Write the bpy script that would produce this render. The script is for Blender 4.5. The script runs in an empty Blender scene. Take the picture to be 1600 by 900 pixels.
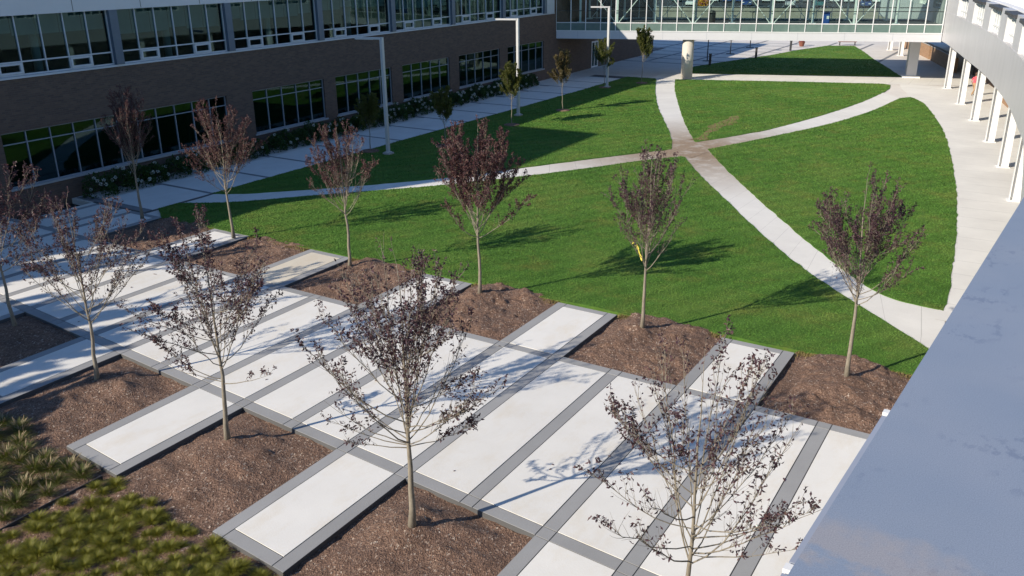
import bpy, math, random
import numpy as np
from mathutils import Vector, Matrix, noise as mnoise

random.seed(7)
scene = bpy.context.scene
COL = scene.collection
R = math.radians
SUN_AZ, SUN_EL = 62.0, 28.5          # direction the shadows run (from +X), sun height

# ------------------------------------------------------------------ helpers
class MB:
    """collects polygons, builds one mesh object"""
    def __init__(s): s.v = []; s.f = []; s.m = []
    def quad(s, a, b, c, d, m=0):
        n = len(s.v); s.v += [tuple(a), tuple(b), tuple(c), tuple(d)]; s.f.append((n, n+1, n+2, n+3)); s.m.append(m)
    def poly(s, pts, m=0):
        n = len(s.v); s.v += [tuple(p) for p in pts]; s.f.append(tuple(range(n, n+len(pts)))); s.m.append(m)
    def box(s, x0, y0, z0, x1, y1, z1, m=0):
        s.prism([(x0, y0), (x1, y0), (x1, y1), (x0, y1)], z0, z1, m)
    def prism(s, pts, z0, z1, m=0):
        n = len(s.v); k = len(pts)
        a = sum(pts[i][0]*pts[(i+1) % k][1]-pts[(i+1) % k][0]*pts[i][1] for i in range(k))
        if a < 0: pts = pts[::-1]
        s.v += [(p[0], p[1], z0) for p in pts]+[(p[0], p[1], z1) for p in pts]
        s.f.append(tuple(range(n+k-1, n-1, -1))); s.f.append(tuple(range(n+k, n+2*k))); s.m += [m, m]
        for i in range(k):
            j = (i+1) % k
            s.f.append((n+i, n+j, n+k+j, n+k+i)); s.m.append(m)
    def bar(s, p, q, w, h=None, m=0, up=(0, 0, 1)):
        """box of section w x h running from p to q"""
        h = h or w; p = Vector(p); q = Vector(q); d = (q-p).normalized(); u = Vector(up)
        if abs(d.dot(u)) > .98: u = Vector((1, 0, 0))
        r = d.cross(u).normalized(); u = r.cross(d)
        c = [r*(-w/2)+u*(-h/2), r*(w/2)+u*(-h/2), r*(w/2)+u*(h/2), r*(-w/2)+u*(h/2)]
        n = len(s.v)
        s.v += [tuple(p+x) for x in c]+[tuple(q+x) for x in c]
        for f in ((3, 2, 1, 0), (4, 5, 6, 7), (0, 1, 5, 4), (1, 2, 6, 5), (2, 3, 7, 6), (3, 0, 4, 7)):
            s.f.append(tuple(n+i for i in f)); s.m.append(m)
    def tube(s, pts, rad, seg=6, m=0, cap=True):
        pts = [Vector(p) for p in pts]; n0 = len(s.v); K = len(pts)
        ref = Vector((1, 0, .13)).normalized()
        for i, p in enumerate(pts):
            d = (pts[min(i+1, K-1)]-pts[max(i-1, 0)]).normalized()
            a = d.cross(ref)
            if a.length < .1: a = d.cross(Vector((0, 1, 0)))
            a.normalize(); b = d.cross(a); r = rad[i] if hasattr(rad, '__len__') else rad
            for k in range(seg):
                t = 2*math.pi*k/seg
                s.v.append(tuple(p+a*(math.cos(t)*r)+b*(math.sin(t)*r)))
        for i in range(K-1):
            for k in range(seg):
                a = n0+i*seg+k; b = n0+i*seg+(k+1) % seg
                s.f.append((a, b, b+seg, a+seg)); s.m.append(m)
        if cap:
            s.f.append(tuple(n0+k for k in range(seg))[::-1]); s.f.append(tuple(n0+(K-1)*seg+k for k in range(seg))); s.m += [m, m]
    def lathe(s, prof, c=(0, 0, 0), seg=16, m=0):
        n0 = len(s.v)
        for r, z in prof:
            for k in range(seg):
                t = 2*math.pi*k/seg; s.v.append((c[0]+r*math.cos(t), c[1]+r*math.sin(t), c[2]+z))
        for i in range(len(prof)-1):
            for k in range(seg):
                a = n0+i*seg+k; b = n0+i*seg+(k+1) % seg
                s.f.append((a, b, b+seg, a+seg)); s.m.append(m)
        s.f.append(tuple(n0+k for k in range(seg))[::-1]); s.m.append(m)
        s.f.append(tuple(n0+(len(prof)-1)*seg+k for k in range(seg))); s.m.append(m)
    def build(s, name, mats, parent=None, loc=(0, 0, 0), smooth=False, bevel=0):
        me = bpy.data.meshes.new(name)
        me.from_pydata(s.v, [], s.f); me.validate(clean_customdata=False)
        for mt in (mats if isinstance(mats, (list, tuple)) else [mats]): me.materials.append(mt)
        if any(s.m) and len(me.polygons) == len(s.m): me.polygons.foreach_set('material_index', s.m)
        if smooth: me.polygons.foreach_set('use_smooth', [True]*len(me.polygons))
        me.update()
        o = bpy.data.objects.new(name, me); COL.objects.link(o); o.location = loc
        if parent: o.parent = parent
        if bevel:
            b = o.modifiers.new('bevel', 'BEVEL'); b.width = bevel; b.segments = 2; b.limit_method = 'ANGLE'
        return o

def tag(o, label, cat, group=None):
    o['label'] = label; o['category'] = cat
    if group: o['group'] = group
    return o
def thing(name, label, cat, loc=(0, 0, 0), rz=0, group=None):
    o = bpy.data.objects.new(name, None); COL.objects.link(o); o.location = loc; o.rotation_euler = (0, 0, rz)
    o.empty_display_size = .3
    return tag(o, label, cat, group)
def structure(o): o['kind'] = 'structure'; return o
def copy_tree(o, parent=None):
    c = o.copy(); COL.objects.link(c)
    if parent: c.parent = parent
    for ch in o.children: copy_tree(ch, c)
    return c
def nump_mesh(name, V, F, mats, parent=None, mi=None):
    """fast mesh from numpy arrays; F is (n,3) or (n,4)"""
    me = bpy.data.meshes.new(name); k = F.shape[1]
    me.vertices.add(len(V)); me.vertices.foreach_set('co', V.astype(np.float32).ravel())
    me.loops.add(F.size); me.loops.foreach_set('vertex_index', F.astype(np.int32).ravel())
    me.polygons.add(len(F)); me.polygons.foreach_set('loop_start', np.arange(0, F.size, k, dtype=np.int32))
    me.polygons.foreach_set('loop_total', np.full(len(F), k, dtype=np.int32))
    for mt in (mats if isinstance(mats, (list, tuple)) else [mats]): me.materials.append(mt)
    if mi is not None: me.polygons.foreach_set('material_index', mi.astype(np.int32))
    me.update(calc_edges=True)
    o = bpy.data.objects.new(name, me); COL.objects.link(o)
    if parent: o.parent = parent
    return o

# ------------------------------------------------------------------ materials
class NT:
    def __init__(s, name):
        s.mat = bpy.data.materials.new(name); s.mat.use_nodes = True; s.t = s.mat.node_tree; s.t.nodes.clear()
        s.out = s.n('ShaderNodeOutputMaterial'); s.b = s.n('ShaderNodeBsdfPrincipled'); s.l(s.b.outputs[0], s.out.inputs[0])
        s.co = s.n('ShaderNodeTexCoord').outputs['Object']
    def n(s, typ, **kw):
        nd = s.t.nodes.new(typ)
        for k, v in kw.items(): setattr(nd, k, v)
        return nd
    def l(s, a, b): s.t.links.new(a, b)
    def noise(s, scale, detail=4, rough=.55, co=None, stretch=None):
        nd = s.n('ShaderNodeTexNoise'); nd.inputs['Scale'].default_value = scale; nd.inputs['Detail'].default_value = detail; nd.inputs['Roughness'].default_value = rough
        c = co or s.co
        if stretch:
            m = s.n('ShaderNodeMapping'); m.inputs['Scale'].default_value = stretch; s.l(c, m.inputs[0]); c = m.outputs[0]
        s.l(c, nd.inputs['Vector']); return nd.outputs['Fac']
    def ramp(s, fac, stops):
        r = s.n('ShaderNodeValToRGB'); e = r.color_ramp.elements
        while len(e) < len(stops): e.new(.5)
        for i, (p, c) in enumerate(stops): e[i].position = p; e[i].color = (*c, 1) if len(c) == 3 else c
        s.l(fac, r.inputs[0]); return r.outputs[0]
    def mix(s, fac, a, b, mode='MIX'):
        m = s.n('ShaderNodeMix', data_type='RGBA', blend_type=mode)
        for sock, v in ((m.inputs['Factor'], fac), (m.inputs['A'], a), (m.inputs['B'], b)):
            if hasattr(v, 'node'): s.l(v, sock)
            elif isinstance(v, (int, float)): sock.default_value = v
            else: sock.default_value = (*v, 1)
        # RGBA sockets share names; pick the colour ones
        return m
    def mixc(s, fac, a, b, mode='MIX'):
        m = s.n('ShaderNodeMixRGB', blend_type=mode)
        for sock, v in ((m.inputs[0], fac), (m.inputs[1], a), (m.inputs[2], b)):
            if hasattr(v, 'node'): s.l(v, sock)
            elif isinstance(v, (int, float)): sock.default_value = v
            else: sock.default_value = (*v, 1)
        return m.outputs[0]
    def math(s, op, a, b=None, clamp=False):
        m = s.n('ShaderNodeMath', operation=op, use_clamp=clamp)
        for sock, v in ((m.inputs[0], a), (m.inputs[1], b)):
            if v is None: continue
            if hasattr(v, 'node'): s.l(v, sock)
            else: sock.default_value = v
        return m.outputs[0]
    def rnd(s): return s.n('ShaderNodeNewGeometry').outputs['Random Per Island']
    def objrnd(s): return s.n('ShaderNodeObjectInfo').outputs['Random']
    def color(s, c):
        if hasattr(c, 'node'): s.l(c, s.b.inputs['Base Color'])
        else: s.b.inputs['Base Color'].default_value = (*c, 1)
    def set(s, **kw):
        for k, v in kw.items():
            i = s.b.inputs[k.replace('_', ' ')]
            if hasattr(v, 'node'): s.l(v, i)
            else: i.default_value = v
    def bump(s, h, strength=.5, dist=.02):
        b = s.n('ShaderNodeBump'); b.inputs['Strength'].default_value = strength; b.inputs['Distance'].default_value = dist
        s.l(h, b.inputs['Height']); s.l(b.outputs[0], s.b.inputs['Normal'])

def concrete(name, base, var=.12, stain=(.5, .42, .33), st=.25, island=.0, scale=1.0):
    t = NT(name)
    lo = tuple(c*(1-var) for c in base); hi = tuple(min(1, c*(1+var*.6)) for c in base)
    c = t.ramp(t.noise(.55*scale, 6, .65), [(.3, lo), (.7, hi)])
    f = t.ramp(t.noise(1.3*scale, 5, .7, stretch=(1, .45, 1)), [(.5, (0, 0, 0)), (.74, (1, 1, 1))])
    c = t.mixc(t.math('MULTIPLY', f, st), c, tuple(b*s*1.6 for b, s in zip(base, stain)))
    g = t.noise(55, 3, .6)
    c = t.mixc(.5, c, t.ramp(g, [(.3, (.42,)*3), (.7, (.58,)*3)]), 'OVERLAY')
    if island:
        c = t.mixc(1, c, t.ramp(t.rnd(), [(0, (1-island,)*3), (1, (1,)*3)]), 'MULTIPLY')
    t.color(c); t.set(Roughness=.85); t.bump(t.noise(30, 4), .25, .01)
    return t

M = {}
M['panel'] = concrete('white concrete', (.80, .78, .735), .06, (.54, .49, .41), .5, .09).mat
M['band'] = concrete('grey concrete band', (.345, .345, .345), .1, (.5, .5, .5), .3, .14).mat
M['joint'] = concrete('dark joint', (.10, .10, .10)).mat
M['walk'] = concrete('walkway concrete', (.74, .73, .70), .08, (.5, .45, .4), .3, .06).mat
M['walkband'] = concrete('walkway dark band', (.22, .225, .235), .1).mat

def path_mat():
    t = NT('path concrete')
    c = t.ramp(t.noise(.4, 6, .65), [(.3, (.66, .64, .60)), (.7, (.78, .76, .71))])
    # soil carried on to the paths around the crossing
    co = t.n('ShaderNodeNewGeometry').outputs['Position']
    d = t.n('ShaderNodeVectorMath', operation='DISTANCE'); t.l(co, d.inputs[0]); d.inputs[1].default_value = (16.9, 32.8, 0)
    f = t.ramp(t.math('DIVIDE', d.outputs['Value'], 12.0), [(.18, (1, 1, 1)), (.95, (0, 0, 0))])
    n = t.ramp(t.noise(.9, 6, .7), [(.12, (0, 0, 0)), (.5, (1, 1, 1))])
    c = t.mixc(t.math('MULTIPLY', t.math('MULTIPLY', f, n), .9), c, t.ramp(t.noise(6, 6, .75), [(.3, (.15, .095, .05)), (.7, (.34, .225, .125))]))
    # tooled joints across the paths: UV runs along the path in metres
    uv = t.n('ShaderNodeUVMap').outputs[0]; sx = t.n('ShaderNodeSeparateXYZ'); t.l(uv, sx.inputs[0])
    j = t.math('LESS_THAN', t.math('PINGPONG', sx.outputs[0], .8), .012)
    c = t.mixc(t.math('MULTIPLY', j, .45), c, (.2, .19, .17))
    g = t.noise(40, 3, .6)
    c = t.mixc(.4, c, t.ramp(g, [(.3, (.43,)*3), (.7, (.57,)*3)]), 'OVERLAY')
    t.color(c); t.set(Roughness=.88); t.bump(t.noise(30, 4), .25, .01)
    return t.mat
M['path'] = path_mat()
t = concrete('courtyard concrete', (.68, .645, .60), .09, (.5, .42, .36), .3)
M['court'] = t.mat
M['kerb'] = concrete('kerb', (.4, .39, .37)).mat

def mulch():
    t = NT('mulch')
    v = t.n('ShaderNodeTexVoronoi'); v.inputs['Scale'].default_value = 42; v.inputs['Randomness'].default_value = 1
    mp = t.n('ShaderNodeMapping'); mp.inputs['Scale'].default_value = (1, .55, 1); mp.inputs['Rotation'].default_value = (0, 0, .6)
    wob = t.n('ShaderNodeTexNoise'); wob.inputs['Scale'].default_value = 9; t.l(t.co, wob.inputs['Vector'])
    add = t.n('ShaderNodeMixRGB'); add.inputs[0].default_value = .08; t.l(t.co, add.inputs[1]); t.l(wob.outputs['Color'], add.inputs[2])
    t.l(add.outputs[0], mp.inputs[0]); t.l(mp.outputs[0], v.inputs['Vector'])
    sep = t.n('ShaderNodeSeparateColor'); t.l(v.outputs['Color'], sep.inputs[0])
    c = t.ramp(sep.outputs[0], [(0, (.140, .080, .054)), (.45, (.205, .121, .083)), (.8, (.265, .163, .114)), (.95, (.33, .22, .16)), (.985, (.52, .42, .34))])
    big = t.ramp(t.noise(1.1, 6, .7), [(.3, (.34,)*3), (.7, (.62,)*3)])
    c = t.mixc(.75, c, big, 'OVERLAY')
    t.color(c); t.set(Roughness=.95)
    h = t.math('ADD', t.math('MULTIPLY', v.outputs['Distance'], .7), t.math('MULTIPLY', t.noise(7, 6, .75), 2.2))
    t.bump(h, .9, .05)
    return t.mat
M['mulch'] = mulch()

def lawn():
    t = NT('lawn turf')
    pos = t.n('ShaderNodeNewGeometry').outputs['Position']
    c = t.ramp(t.noise(.22, 6, .7, pos), [(.3, (.058, .142, .020)), (.5, (.086, .185, .029)), (.7, (.130, .208, .040))])
    y = t.ramp(t.noise(.6, 6, .7, pos), [(.5, (0, 0, 0)), (.74, (1, 1, 1))])
    c = t.mixc(t.math('MULTIPLY', y, .55), c, (.19, .185, .045))
    w = t.n('ShaderNodeTexWave', wave_type='BANDS', bands_direction='X'); w.inputs['Scale'].default_value = .34; w.inputs['Distortion'].default_value = 1.4
    mp = t.n('ShaderNodeMapping'); mp.inputs['Rotation'].default_value = (0, 0, .5); t.l(pos, mp.inputs[0]); t.l(mp.outputs[0], w.inputs['Vector'])
    c = t.mixc(.3, c, t.ramp(w.outputs['Fac'], [(0, (.38,)*3), (1, (.62,)*3)]), 'OVERLAY')
    f = t.noise(5, 6, .75, pos)
    c = t.mixc(.45, c, t.ramp(f, [(.3, (.36,)*3), (.7, (.62,)*3)]), 'OVERLAY')
    t.color(c); t.set(Roughness=.9); t.b.inputs['Specular IOR Level'].default_value = .2
    t.bump(t.math('ADD', t.noise(22, 4, .8, pos), t.math('MULTIPLY', t.noise(3, 4, .7, pos), .8)), .8, .05)
    return t.mat
M['lawn'] = lawn()
def blade():
    t = NT('grass blade')
    pos = t.n('ShaderNodeNewGeometry').outputs['Position']
    c = t.ramp(t.noise(.22, 6, .7, pos), [(.3, (.066, .162, .023)), (.5, (.096, .208, .032)), (.7, (.145, .230, .045))])
    y = t.ramp(t.noise(.6, 6, .7, pos), [(.5, (0, 0, 0)), (.74, (1, 1, 1))])
    c = t.mixc(t.math('MULTIPLY', y, .55), c, (.22, .21, .05))
    w = t.n('ShaderNodeTexWave', wave_type='BANDS', bands_direction='X'); w.inputs['Scale'].default_value = .34; w.inputs['Distortion'].default_value = 1.4
    mp = t.n('ShaderNodeMapping'); mp.inputs['Rotation'].default_value = (0, 0, .5); t.l(pos, mp.inputs[0]); t.l(mp.outputs[0], w.inputs['Vector'])
    c = t.mixc(.3, c, t.ramp(w.outputs['Fac'], [(0, (.38,)*3), (1, (.62,)*3)]), 'OVERLAY')
    c = t.mixc(.22, c, t.ramp(t.rnd(), [(0, (.36,)*3), (1, (.64,)*3)]), 'OVERLAY')
    t.color(c); t.set(Roughness=.75, Transmission_Weight=0.0)
    t.b.inputs['Specular IOR Level'].default_value = .25
    return t.mat
M['blade'] = blade()
def leafmat(name, cols, trans=.25, tc=(.3, .05, .06), rough=.5):
    t = NT(name)
    c = t.ramp(t.rnd(), [(i/(len(cols)-1), k) for i, k in enumerate(cols)])
    t.color(c); t.set(Roughness=rough); t.b.inputs['Specular IOR Level'].default_value = .35
    tr = t.n('ShaderNodeBsdfTranslucent'); mx = t.n('ShaderNodeMixShader'); mx.inputs[0].default_value = trans
    tc_ = t.mixc(.6, c, tc); t.l(tc_, tr.inputs[0])
    t.l(t.b.outputs[0], mx.inputs[1]); t.l(tr.outputs[0], mx.inputs[2]); t.l(mx.outputs[0], t.out.inputs[0])
    return t.mat
M['purple'] = leafmat('purple leaf', [(.050, .028, .037), (.080, .042, .052), (.068, .038, .050), (.11, .055, .062), (.15, .085, .078)], .2, (.16, .05, .06), .4)
M['purple_far'] = leafmat('purple red leaf', [(.060, .030, .036), (.105, .048, .052), (.085, .040, .048), (.14, .066, .060), (.19, .11, .085)], .22, (.2, .06, .05), .5)
M['green'] = leafmat('green leaf', [(.05, .07, .014), (.08, .105, .02), (.11, .12, .03), (.14, .13, .035)], .3, (.25, .28, .03), .5)
M['brownleaf'] = leafmat('turning leaf', [(.09, .075, .03), (.13, .10, .04), (.16, .12, .05), (.09, .09, .03)], .25, (.3, .22, .05), .5)
M['shrub'] = leafmat('shrub leaf', [(.018, .045, .010), (.03, .07, .015), (.045, .09, .02)], .2, (.1, .2, .02), .45)
M['tuft'] = leafmat('lime grass', [(.11, .125, .016), (.17, .18, .022), (.23, .225, .035), (.29, .26, .06)], .3, (.42, .40, .05), .55)
M['fount'] = leafmat('fountain grass', [(.07, .10, .02), (.10, .135, .028), (.15, .16, .04), (.21, .185, .07)], .3, (.25, .28, .05), .55)
M['plume'] = leafmat('dry plume', [(.22, .16, .09), (.32, .25, .15), (.4, .33, .21)], .3, (.4, .3, .2), .8)
M['flower'] = leafmat('white flower', [(.55, .58, .5), (.7, .72, .66), (.78, .78, .74)], .2, (.8, .8, .7), .7)
M['yellowfl'] = leafmat('yellow flower', [(.7, .42, .03), (.8, .55, .05), (.6, .2, .05), (.4, .12, .3)], .2, (.8, .5, .05), .6)
M['redfl'] = leafmat('red flower', [(.35, .03, .03), (.5, .06, .05), (.2, .08, .04)], .2, (.5, .05, .05), .6)
def bark(name, a, b):
    t = NT(name); c = t.ramp(t.noise(14, 5, .7, stretch=(1, 1, .35)), [(.3, a), (.7, b)]); t.color(c); t.set(Roughness=.85); t.bump(t.noise(40, 4, .7, stretch=(1, 1, .3)), .5, .01); return t.mat
M['bark'] = bark('pale bark', (.17, .145, .11), (.32, .28, .215))
M['twig'] = bark('twig bark', (.13, .10, .075), (.25, .21, .16))

def brick(name, c1, c2, mortar, scale=1.0):
    t = NT(name)
    sx = t.n('ShaderNodeSeparateXYZ'); t.l(t.co, sx.inputs[0])
    cb = t.n('ShaderNodeCombineXYZ'); t.l(t.math('ADD', sx.outputs[0], sx.outputs[1]), cb.inputs[0]); t.l(sx.outputs[2], cb.inputs[1])
    bk = t.n('ShaderNodeTexBrick'); t.l(cb.outputs[0], bk.inputs['Vector'])
    bk.inputs['Scale'].default_value = 1; bk.inputs['Brick Width'].default_value = .3; bk.inputs['Row Height'].default_value = .09
    bk.inputs['Mortar Size'].default_value = .008; bk.inputs['Color1'].default_value = (*c1, 1); bk.inputs['Color2'].default_value = (*c2, 1); bk.inputs['Mortar'].default_value = (*mortar, 1)
    c = t.mixc(.5, bk.outputs['Color'], t.ramp(t.noise(1.2, 6, .7, stretch=(1, 1, 2.2)), [(.3, (.38,)*3), (.7, (.6,)*3)]), 'OVERLAY')
    t.color(c); t.set(Roughness=.9); t.bump(bk.outputs['Fac'], -.4, .008)
    return t.mat
M['brick'] = brick('brown brick', (.150, .098, .070), (.105, .070, .055), (.13, .105, .088))
M['tanbrick'] = brick('tan brick', (.36, .21, .115), (.28, .16, .09), (.32, .24, .17))

def plain(name, c, rough=.5, metal=0, var=.06, ns=3, spec=.5, bump=0):
    t = NT(name); lo = tuple(x*(1-var) for x in c); hi = tuple(min(1, x*(1+var)) for x in c)
    t.color(t.ramp(t.noise(ns, 5, .65), [(.3, lo), (.7, hi)])); t.set(Roughness=rough, Metallic=metal); t.b.inputs['Specular IOR Level'].default_value = spec
    if bump: t.bump(t.noise(60, 3), bump, .004)
    return t.mat
M['white'] = plain('white painted steel', (.78, .78, .77), .4)
M['whitetrim'] = plain('white aluminium', (.54, .57, .60), .4)
M['greytrim'] = plain('grey aluminium', (.27, .30, .34), .4)
M['sill'] = plain('precast sill', (.36, .37, .38), .8)
M['lamp'] = plain('pale lamp steel', (.55, .55, .54), .4)
M['dark'] = plain('dark bronze', (.05, .05, .055), .5)
M['roofw'] = plain('white roof membrane', (.78, .78, .78), .7)
M['fasciaW'] = plain('white fascia panel', (.62, .62, .64), .35, 0, .03, .7)
M['pilaster'] = plain('grey pilaster panel', (.11, .145, .19), .45)
M['soffit'] = plain('soffit', (.45, .45, .45), .8)
M['interior'] = plain('interior dark', (.06, .065, .065), .9)
M['ceil'] = plain('interior ceiling', (.20, .27, .27), .9)
M['intcol'] = plain('interior column paint', (.6, .6, .58), .8)
M['floorint'] = plain('carpet', (.10, .105, .12), .95)
M['asphalt'] = plain('asphalt', (.055, .056, .06), .92, 0, .25, .8, .3, .4)
M['rubber'] = plain('rubber', (.02, .02, .02), .8)
M['chrome'] = plain('bright metal', (.6, .6, .6), .25, 1)
M['blue'] = plain('blue plastic', (.03, .08, .32), .45)
M['black'] = plain('black plastic', (.02, .02, .022), .5)
M['yellow'] = plain('yellow tape', (.75, .62, .10), .6, 0, .1, 12)
M['skin'] = plain('skin', (.45, .27, .19), .6)
M['pink'] = plain('pink top', (.62, .09, .12), .85)
M['khaki'] = plain('khaki cloth', (.42, .27, .15), .9)
M['hair'] = plain('brown hair', (.09, .05, .03), .7)
M['shoe'] = plain('dark shoe', (.05, .04, .035), .6)
M['woodbench'] = plain('reddish wood', (.22, .08, .05), .7, 0, .2, 6)

def fascia_metal():
    t = NT('brushed grey metal panel')
    c = t.ramp(t.noise(1.1, 5, .6, stretch=(1, 1, .5)), [(.3, (.50, .49, .505)), (.7, (.56, .55, .565))])
    t.color(c); t.set(Roughness=.38); t.bump(t.noise(1.3, 2), .05, .02); return t.mat
M['ringmetal'] = fascia_metal()
def parapet_mat():
    t = NT('blue grey coated metal')
    c = t.ramp(t.noise(1.6, 6, .6), [(.3, (.215, .262, .335)), (.7, (.25, .29, .36))])
    # dark water blotches, long along the coping
    b = t.ramp(t.noise(24, 6, .65, stretch=(1.3, .8, 1)), [(.54, (0, 0, 0)), (.60, (1, 1, 1))])
    mk = t.ramp(t.noise(4.2, 2, .5), [(.5, (0, 0, 0)), (.62, (1, 1, 1))])
    c = t.mixc(t.math('MULTIPLY', t.math('MULTIPLY', b, mk), .55), c, (.135, .17, .25))
    # dried sandy wash along the low joint
    sx = t.n('ShaderNodeSeparateXYZ'); t.l(t.n('ShaderNodeNewGeometry').outputs['Position'], sx.inputs[0])
    yy = t.math('ADD', sx.outputs[1], t.math('MULTIPLY', sx.outputs[0], 0.0))
    s1 = t.ramp(t.math('ADD', t.math('MULTIPLY', t.math('SUBTRACT', yy, -13.83), 3.5), t.math('MULTIPLY', t.noise(9, 4, .6), 1.0)), [(.45, (0, 0, 0)), (.55, (1, 1, 1)), (.75, (1, 1, 1)), (1.0, (0, 0, 0))])
    c = t.mixc(t.math('MULTIPLY', s1, .5), c, (.36, .32, .295))
    c = t.mixc(.65, c, t.ramp(t.noise(430, 2, .7), [(.3, (.36,)*3), (.7, (.64,)*3)]), 'OVERLAY')
    c = t.mixc(.5, c, t.ramp(t.noise(2.2, 4, .6), [(.3, (.44, .46, .5)), (.7, (.56, .53, .52))]), 'OVERLAY')
    t.color(c); t.set(Roughness=.62); t.bump(t.noise(300, 2, .6), .04, .001)
    return t.mat
M['parapet'] = parapet_mat()

def glass(name, tint, refl_boost=1.0, rough=.02, rc=(.9, .95, 1)):
    """window pane: tinted see-through with fresnel reflection"""
    t = NT(name); t.t.nodes.remove(t.b)
    tr = t.n('ShaderNodeBsdfTransparent'); tr.inputs[0].default_value = (*tint, 1)
    gl = t.n('ShaderNodeBsdfGlossy'); gl.inputs['Roughness'].default_value = rough; gl.inputs[0].default_value = (*rc, 1)
    lw = t.n('ShaderNodeLayerWeight'); lw.inputs['Blend'].default_value = .5
    f = t.math('MULTIPLY', t.math('ADD', t.math('MULTIPLY', t.math('POWER', lw.outputs['Facing'], 5.0), .95), .05), refl_boost, True)
    bp = t.n('ShaderNodeBump'); bp.inputs['Strength'].default_value = .04; bp.inputs['Distance'].default_value = .02
    t.l(t.noise(.7, 2, .5), bp.inputs['Height']); t.l(bp.outputs[0], gl.inputs['Normal'])
    mx = t.n('ShaderNodeMixShader'); t.l(f, mx.inputs[0]); t.l(tr.outputs[0], mx.inputs[1]); t.l(gl.outputs[0], mx.inputs[2]); t.l(mx.outputs[0], t.out.inputs[0])
    return t.mat
M['glass_left'] = glass('tinted window glass', (.24, .38, .40), 1.25, .02, (.5, .8, .82))
M['glass_bridge'] = glass('clear bridge glass', (.72, .84, .79), 1.1)
M['glass_ring'] = glass('ring window glass', (.3, .36, .36), 1.3)
M['glass_car'] = glass('car glass', (.08, .09, .1), 1.4)
t = NT('green spandrel glass'); t.color(t.ramp(t.noise(1.5, 4), [(.3, (.12, .185, .165)), (.7, (.16, .23, .205))])); t.set(Roughness=.12); M['spandrel'] = t.mat

# ------------------------------------------------------------------ ground plan
P = 5.5                                   # planting bay
BW = .325                                 # grey band width
PADW = 2.12
ROW = dict(e=(-6.045, -.0852), g=(-5.735, -.0852), f=(-2.453, -.083), b=(-2.123, -.083), n=(4.213, -.0133), z=(4.521, -.0133), i=(7.79, -.0084), o=(8.07, -.0084))
def yl(r, x): a, s = ROW[r]; return a+s*(x-22)
TREES_NEAR = {2: (14.31, -3.26), 3: (19.77, -3.65), 4: (25.46, -4.12), 5: (31.0, -4.25), 1: (8.9, -2.3), 0: (3.4, -1.7), -1: (-2.1, -1.2)}
TREES_FAR = {0: (1.83, 7.45), 1: (7.35, 7.6), 2: (13.95, 7.11), 3: (19.61, 7.08), 4: (25.4, 7.0), 5: (31.24, 6.85)}
def fbm(x, y, s, o=4, seed=0):
    return mnoise.fractal(Vector((x*s, y*s, seed)), .9, 2.1, o)
def mound(x, y, trees):
    z = 0
    for tx, ty in trees:
        d = math.hypot(x-tx, (y-ty)*.85); z += .20*math.exp(-(d/1.0)**2) + .05*math.exp(-(d/.38)**2)
    return z
def bed_height(x, y, trees, edge, far=False):
    """edge: distance to the nearest paving edge"""
    e = min(1, max(0, edge/.8)); e = e*e*(3-2*e)
    n = fbm(x, y, 1.1, 5, 3.1)*.10 + max(0, fbm(x, y, 2.3, 4, 8.3)-.1)*.13 - max(0, fbm(x, y, 3.1, 3, 1.3)-.35)*.10
    if far: n += .07*max(0, min(1, (y-7.1)/1.0))
    return -.11 + .05*e + mound(x, y, trees)*e + n*(.35+.65*e)
def bed(name, quad_f, trees, nx, ny, edge_f):
    V = []; F = []
    for j in range(ny+1):
        for i in range(nx+1):
            x, y = quad_f(i/nx, j/ny); V.append((x, y, bed_height(x, y, trees, edge_f(x, y), y > 4)))
    for j in range(ny):
        for i in range(nx):
            a = j*(nx+1)+i; F.append((a, a+1, a+nx+2, a+nx+1))
    o = nump_mesh(name, np.array(V), np.array(F), M['mulch'])
    o.data.polygons.foreach_set('use_smooth', [True]*len(F))
    return structure(o)

# base ground out to the horizon
g = MB(); g.quad((-900, -700, -.36), (900, -700, -.36), (900, 1200, -.36), (-900, 1200, -.36)); structure(g.build('ground', M['asphalt']))

# --- plaza paving: dark joint base, grey bands, white panels
XL, XR = -5.2, 34.44
base = MB(); bands = MB(); panels = MB(); beige = MB()
J = .012
def strip(mb, x0, x1, r0, r1, top, j=J):
    pts = [(x0+j, yl(r0, x0)+j), (x1-j, yl(r0, x1)+j), (x1-j, yl(r1, x1)-j), (x0+j, yl(r1, x0)-j)]
    mb.prism(pts, -.24, top)
base.prism([(XL, yl('f', XL)), (XR, yl('f', XR)), (XR, yl('z', XR)), (XL, yl('z', XL))], -.3, -.012)
cols = []                                  # x ranges of grey bands over the walkway
for k in range(-1, 7):
    for off in (0, PADW-BW, 3.62): cols.append((k*P+off, k*P+off+BW))
cols = [c for c in cols if XL < c[0] and c[1] < XR]
xs = [XL]+[v for c in cols for v in c]+[XR]
for i in range(len(xs)-1):
    x0, x1 = xs[i], xs[i+1]
    isband = any(abs(c[0]-x0) < 1e-6 for c in cols)
    strip(bands, x0, x1, 'f', 'b', 0.0); strip(bands, x0, x1, 'n', 'z', 0.0)
    if isband:
        # bands are cast in lengths
        ya0, yb0 = yl('b', x0), yl('n', x0)
        strip(bands, x0, x1, 'b', 'n', 0.0)
    else: strip(panels, x0, x1, 'b', 'n', .004)
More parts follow.
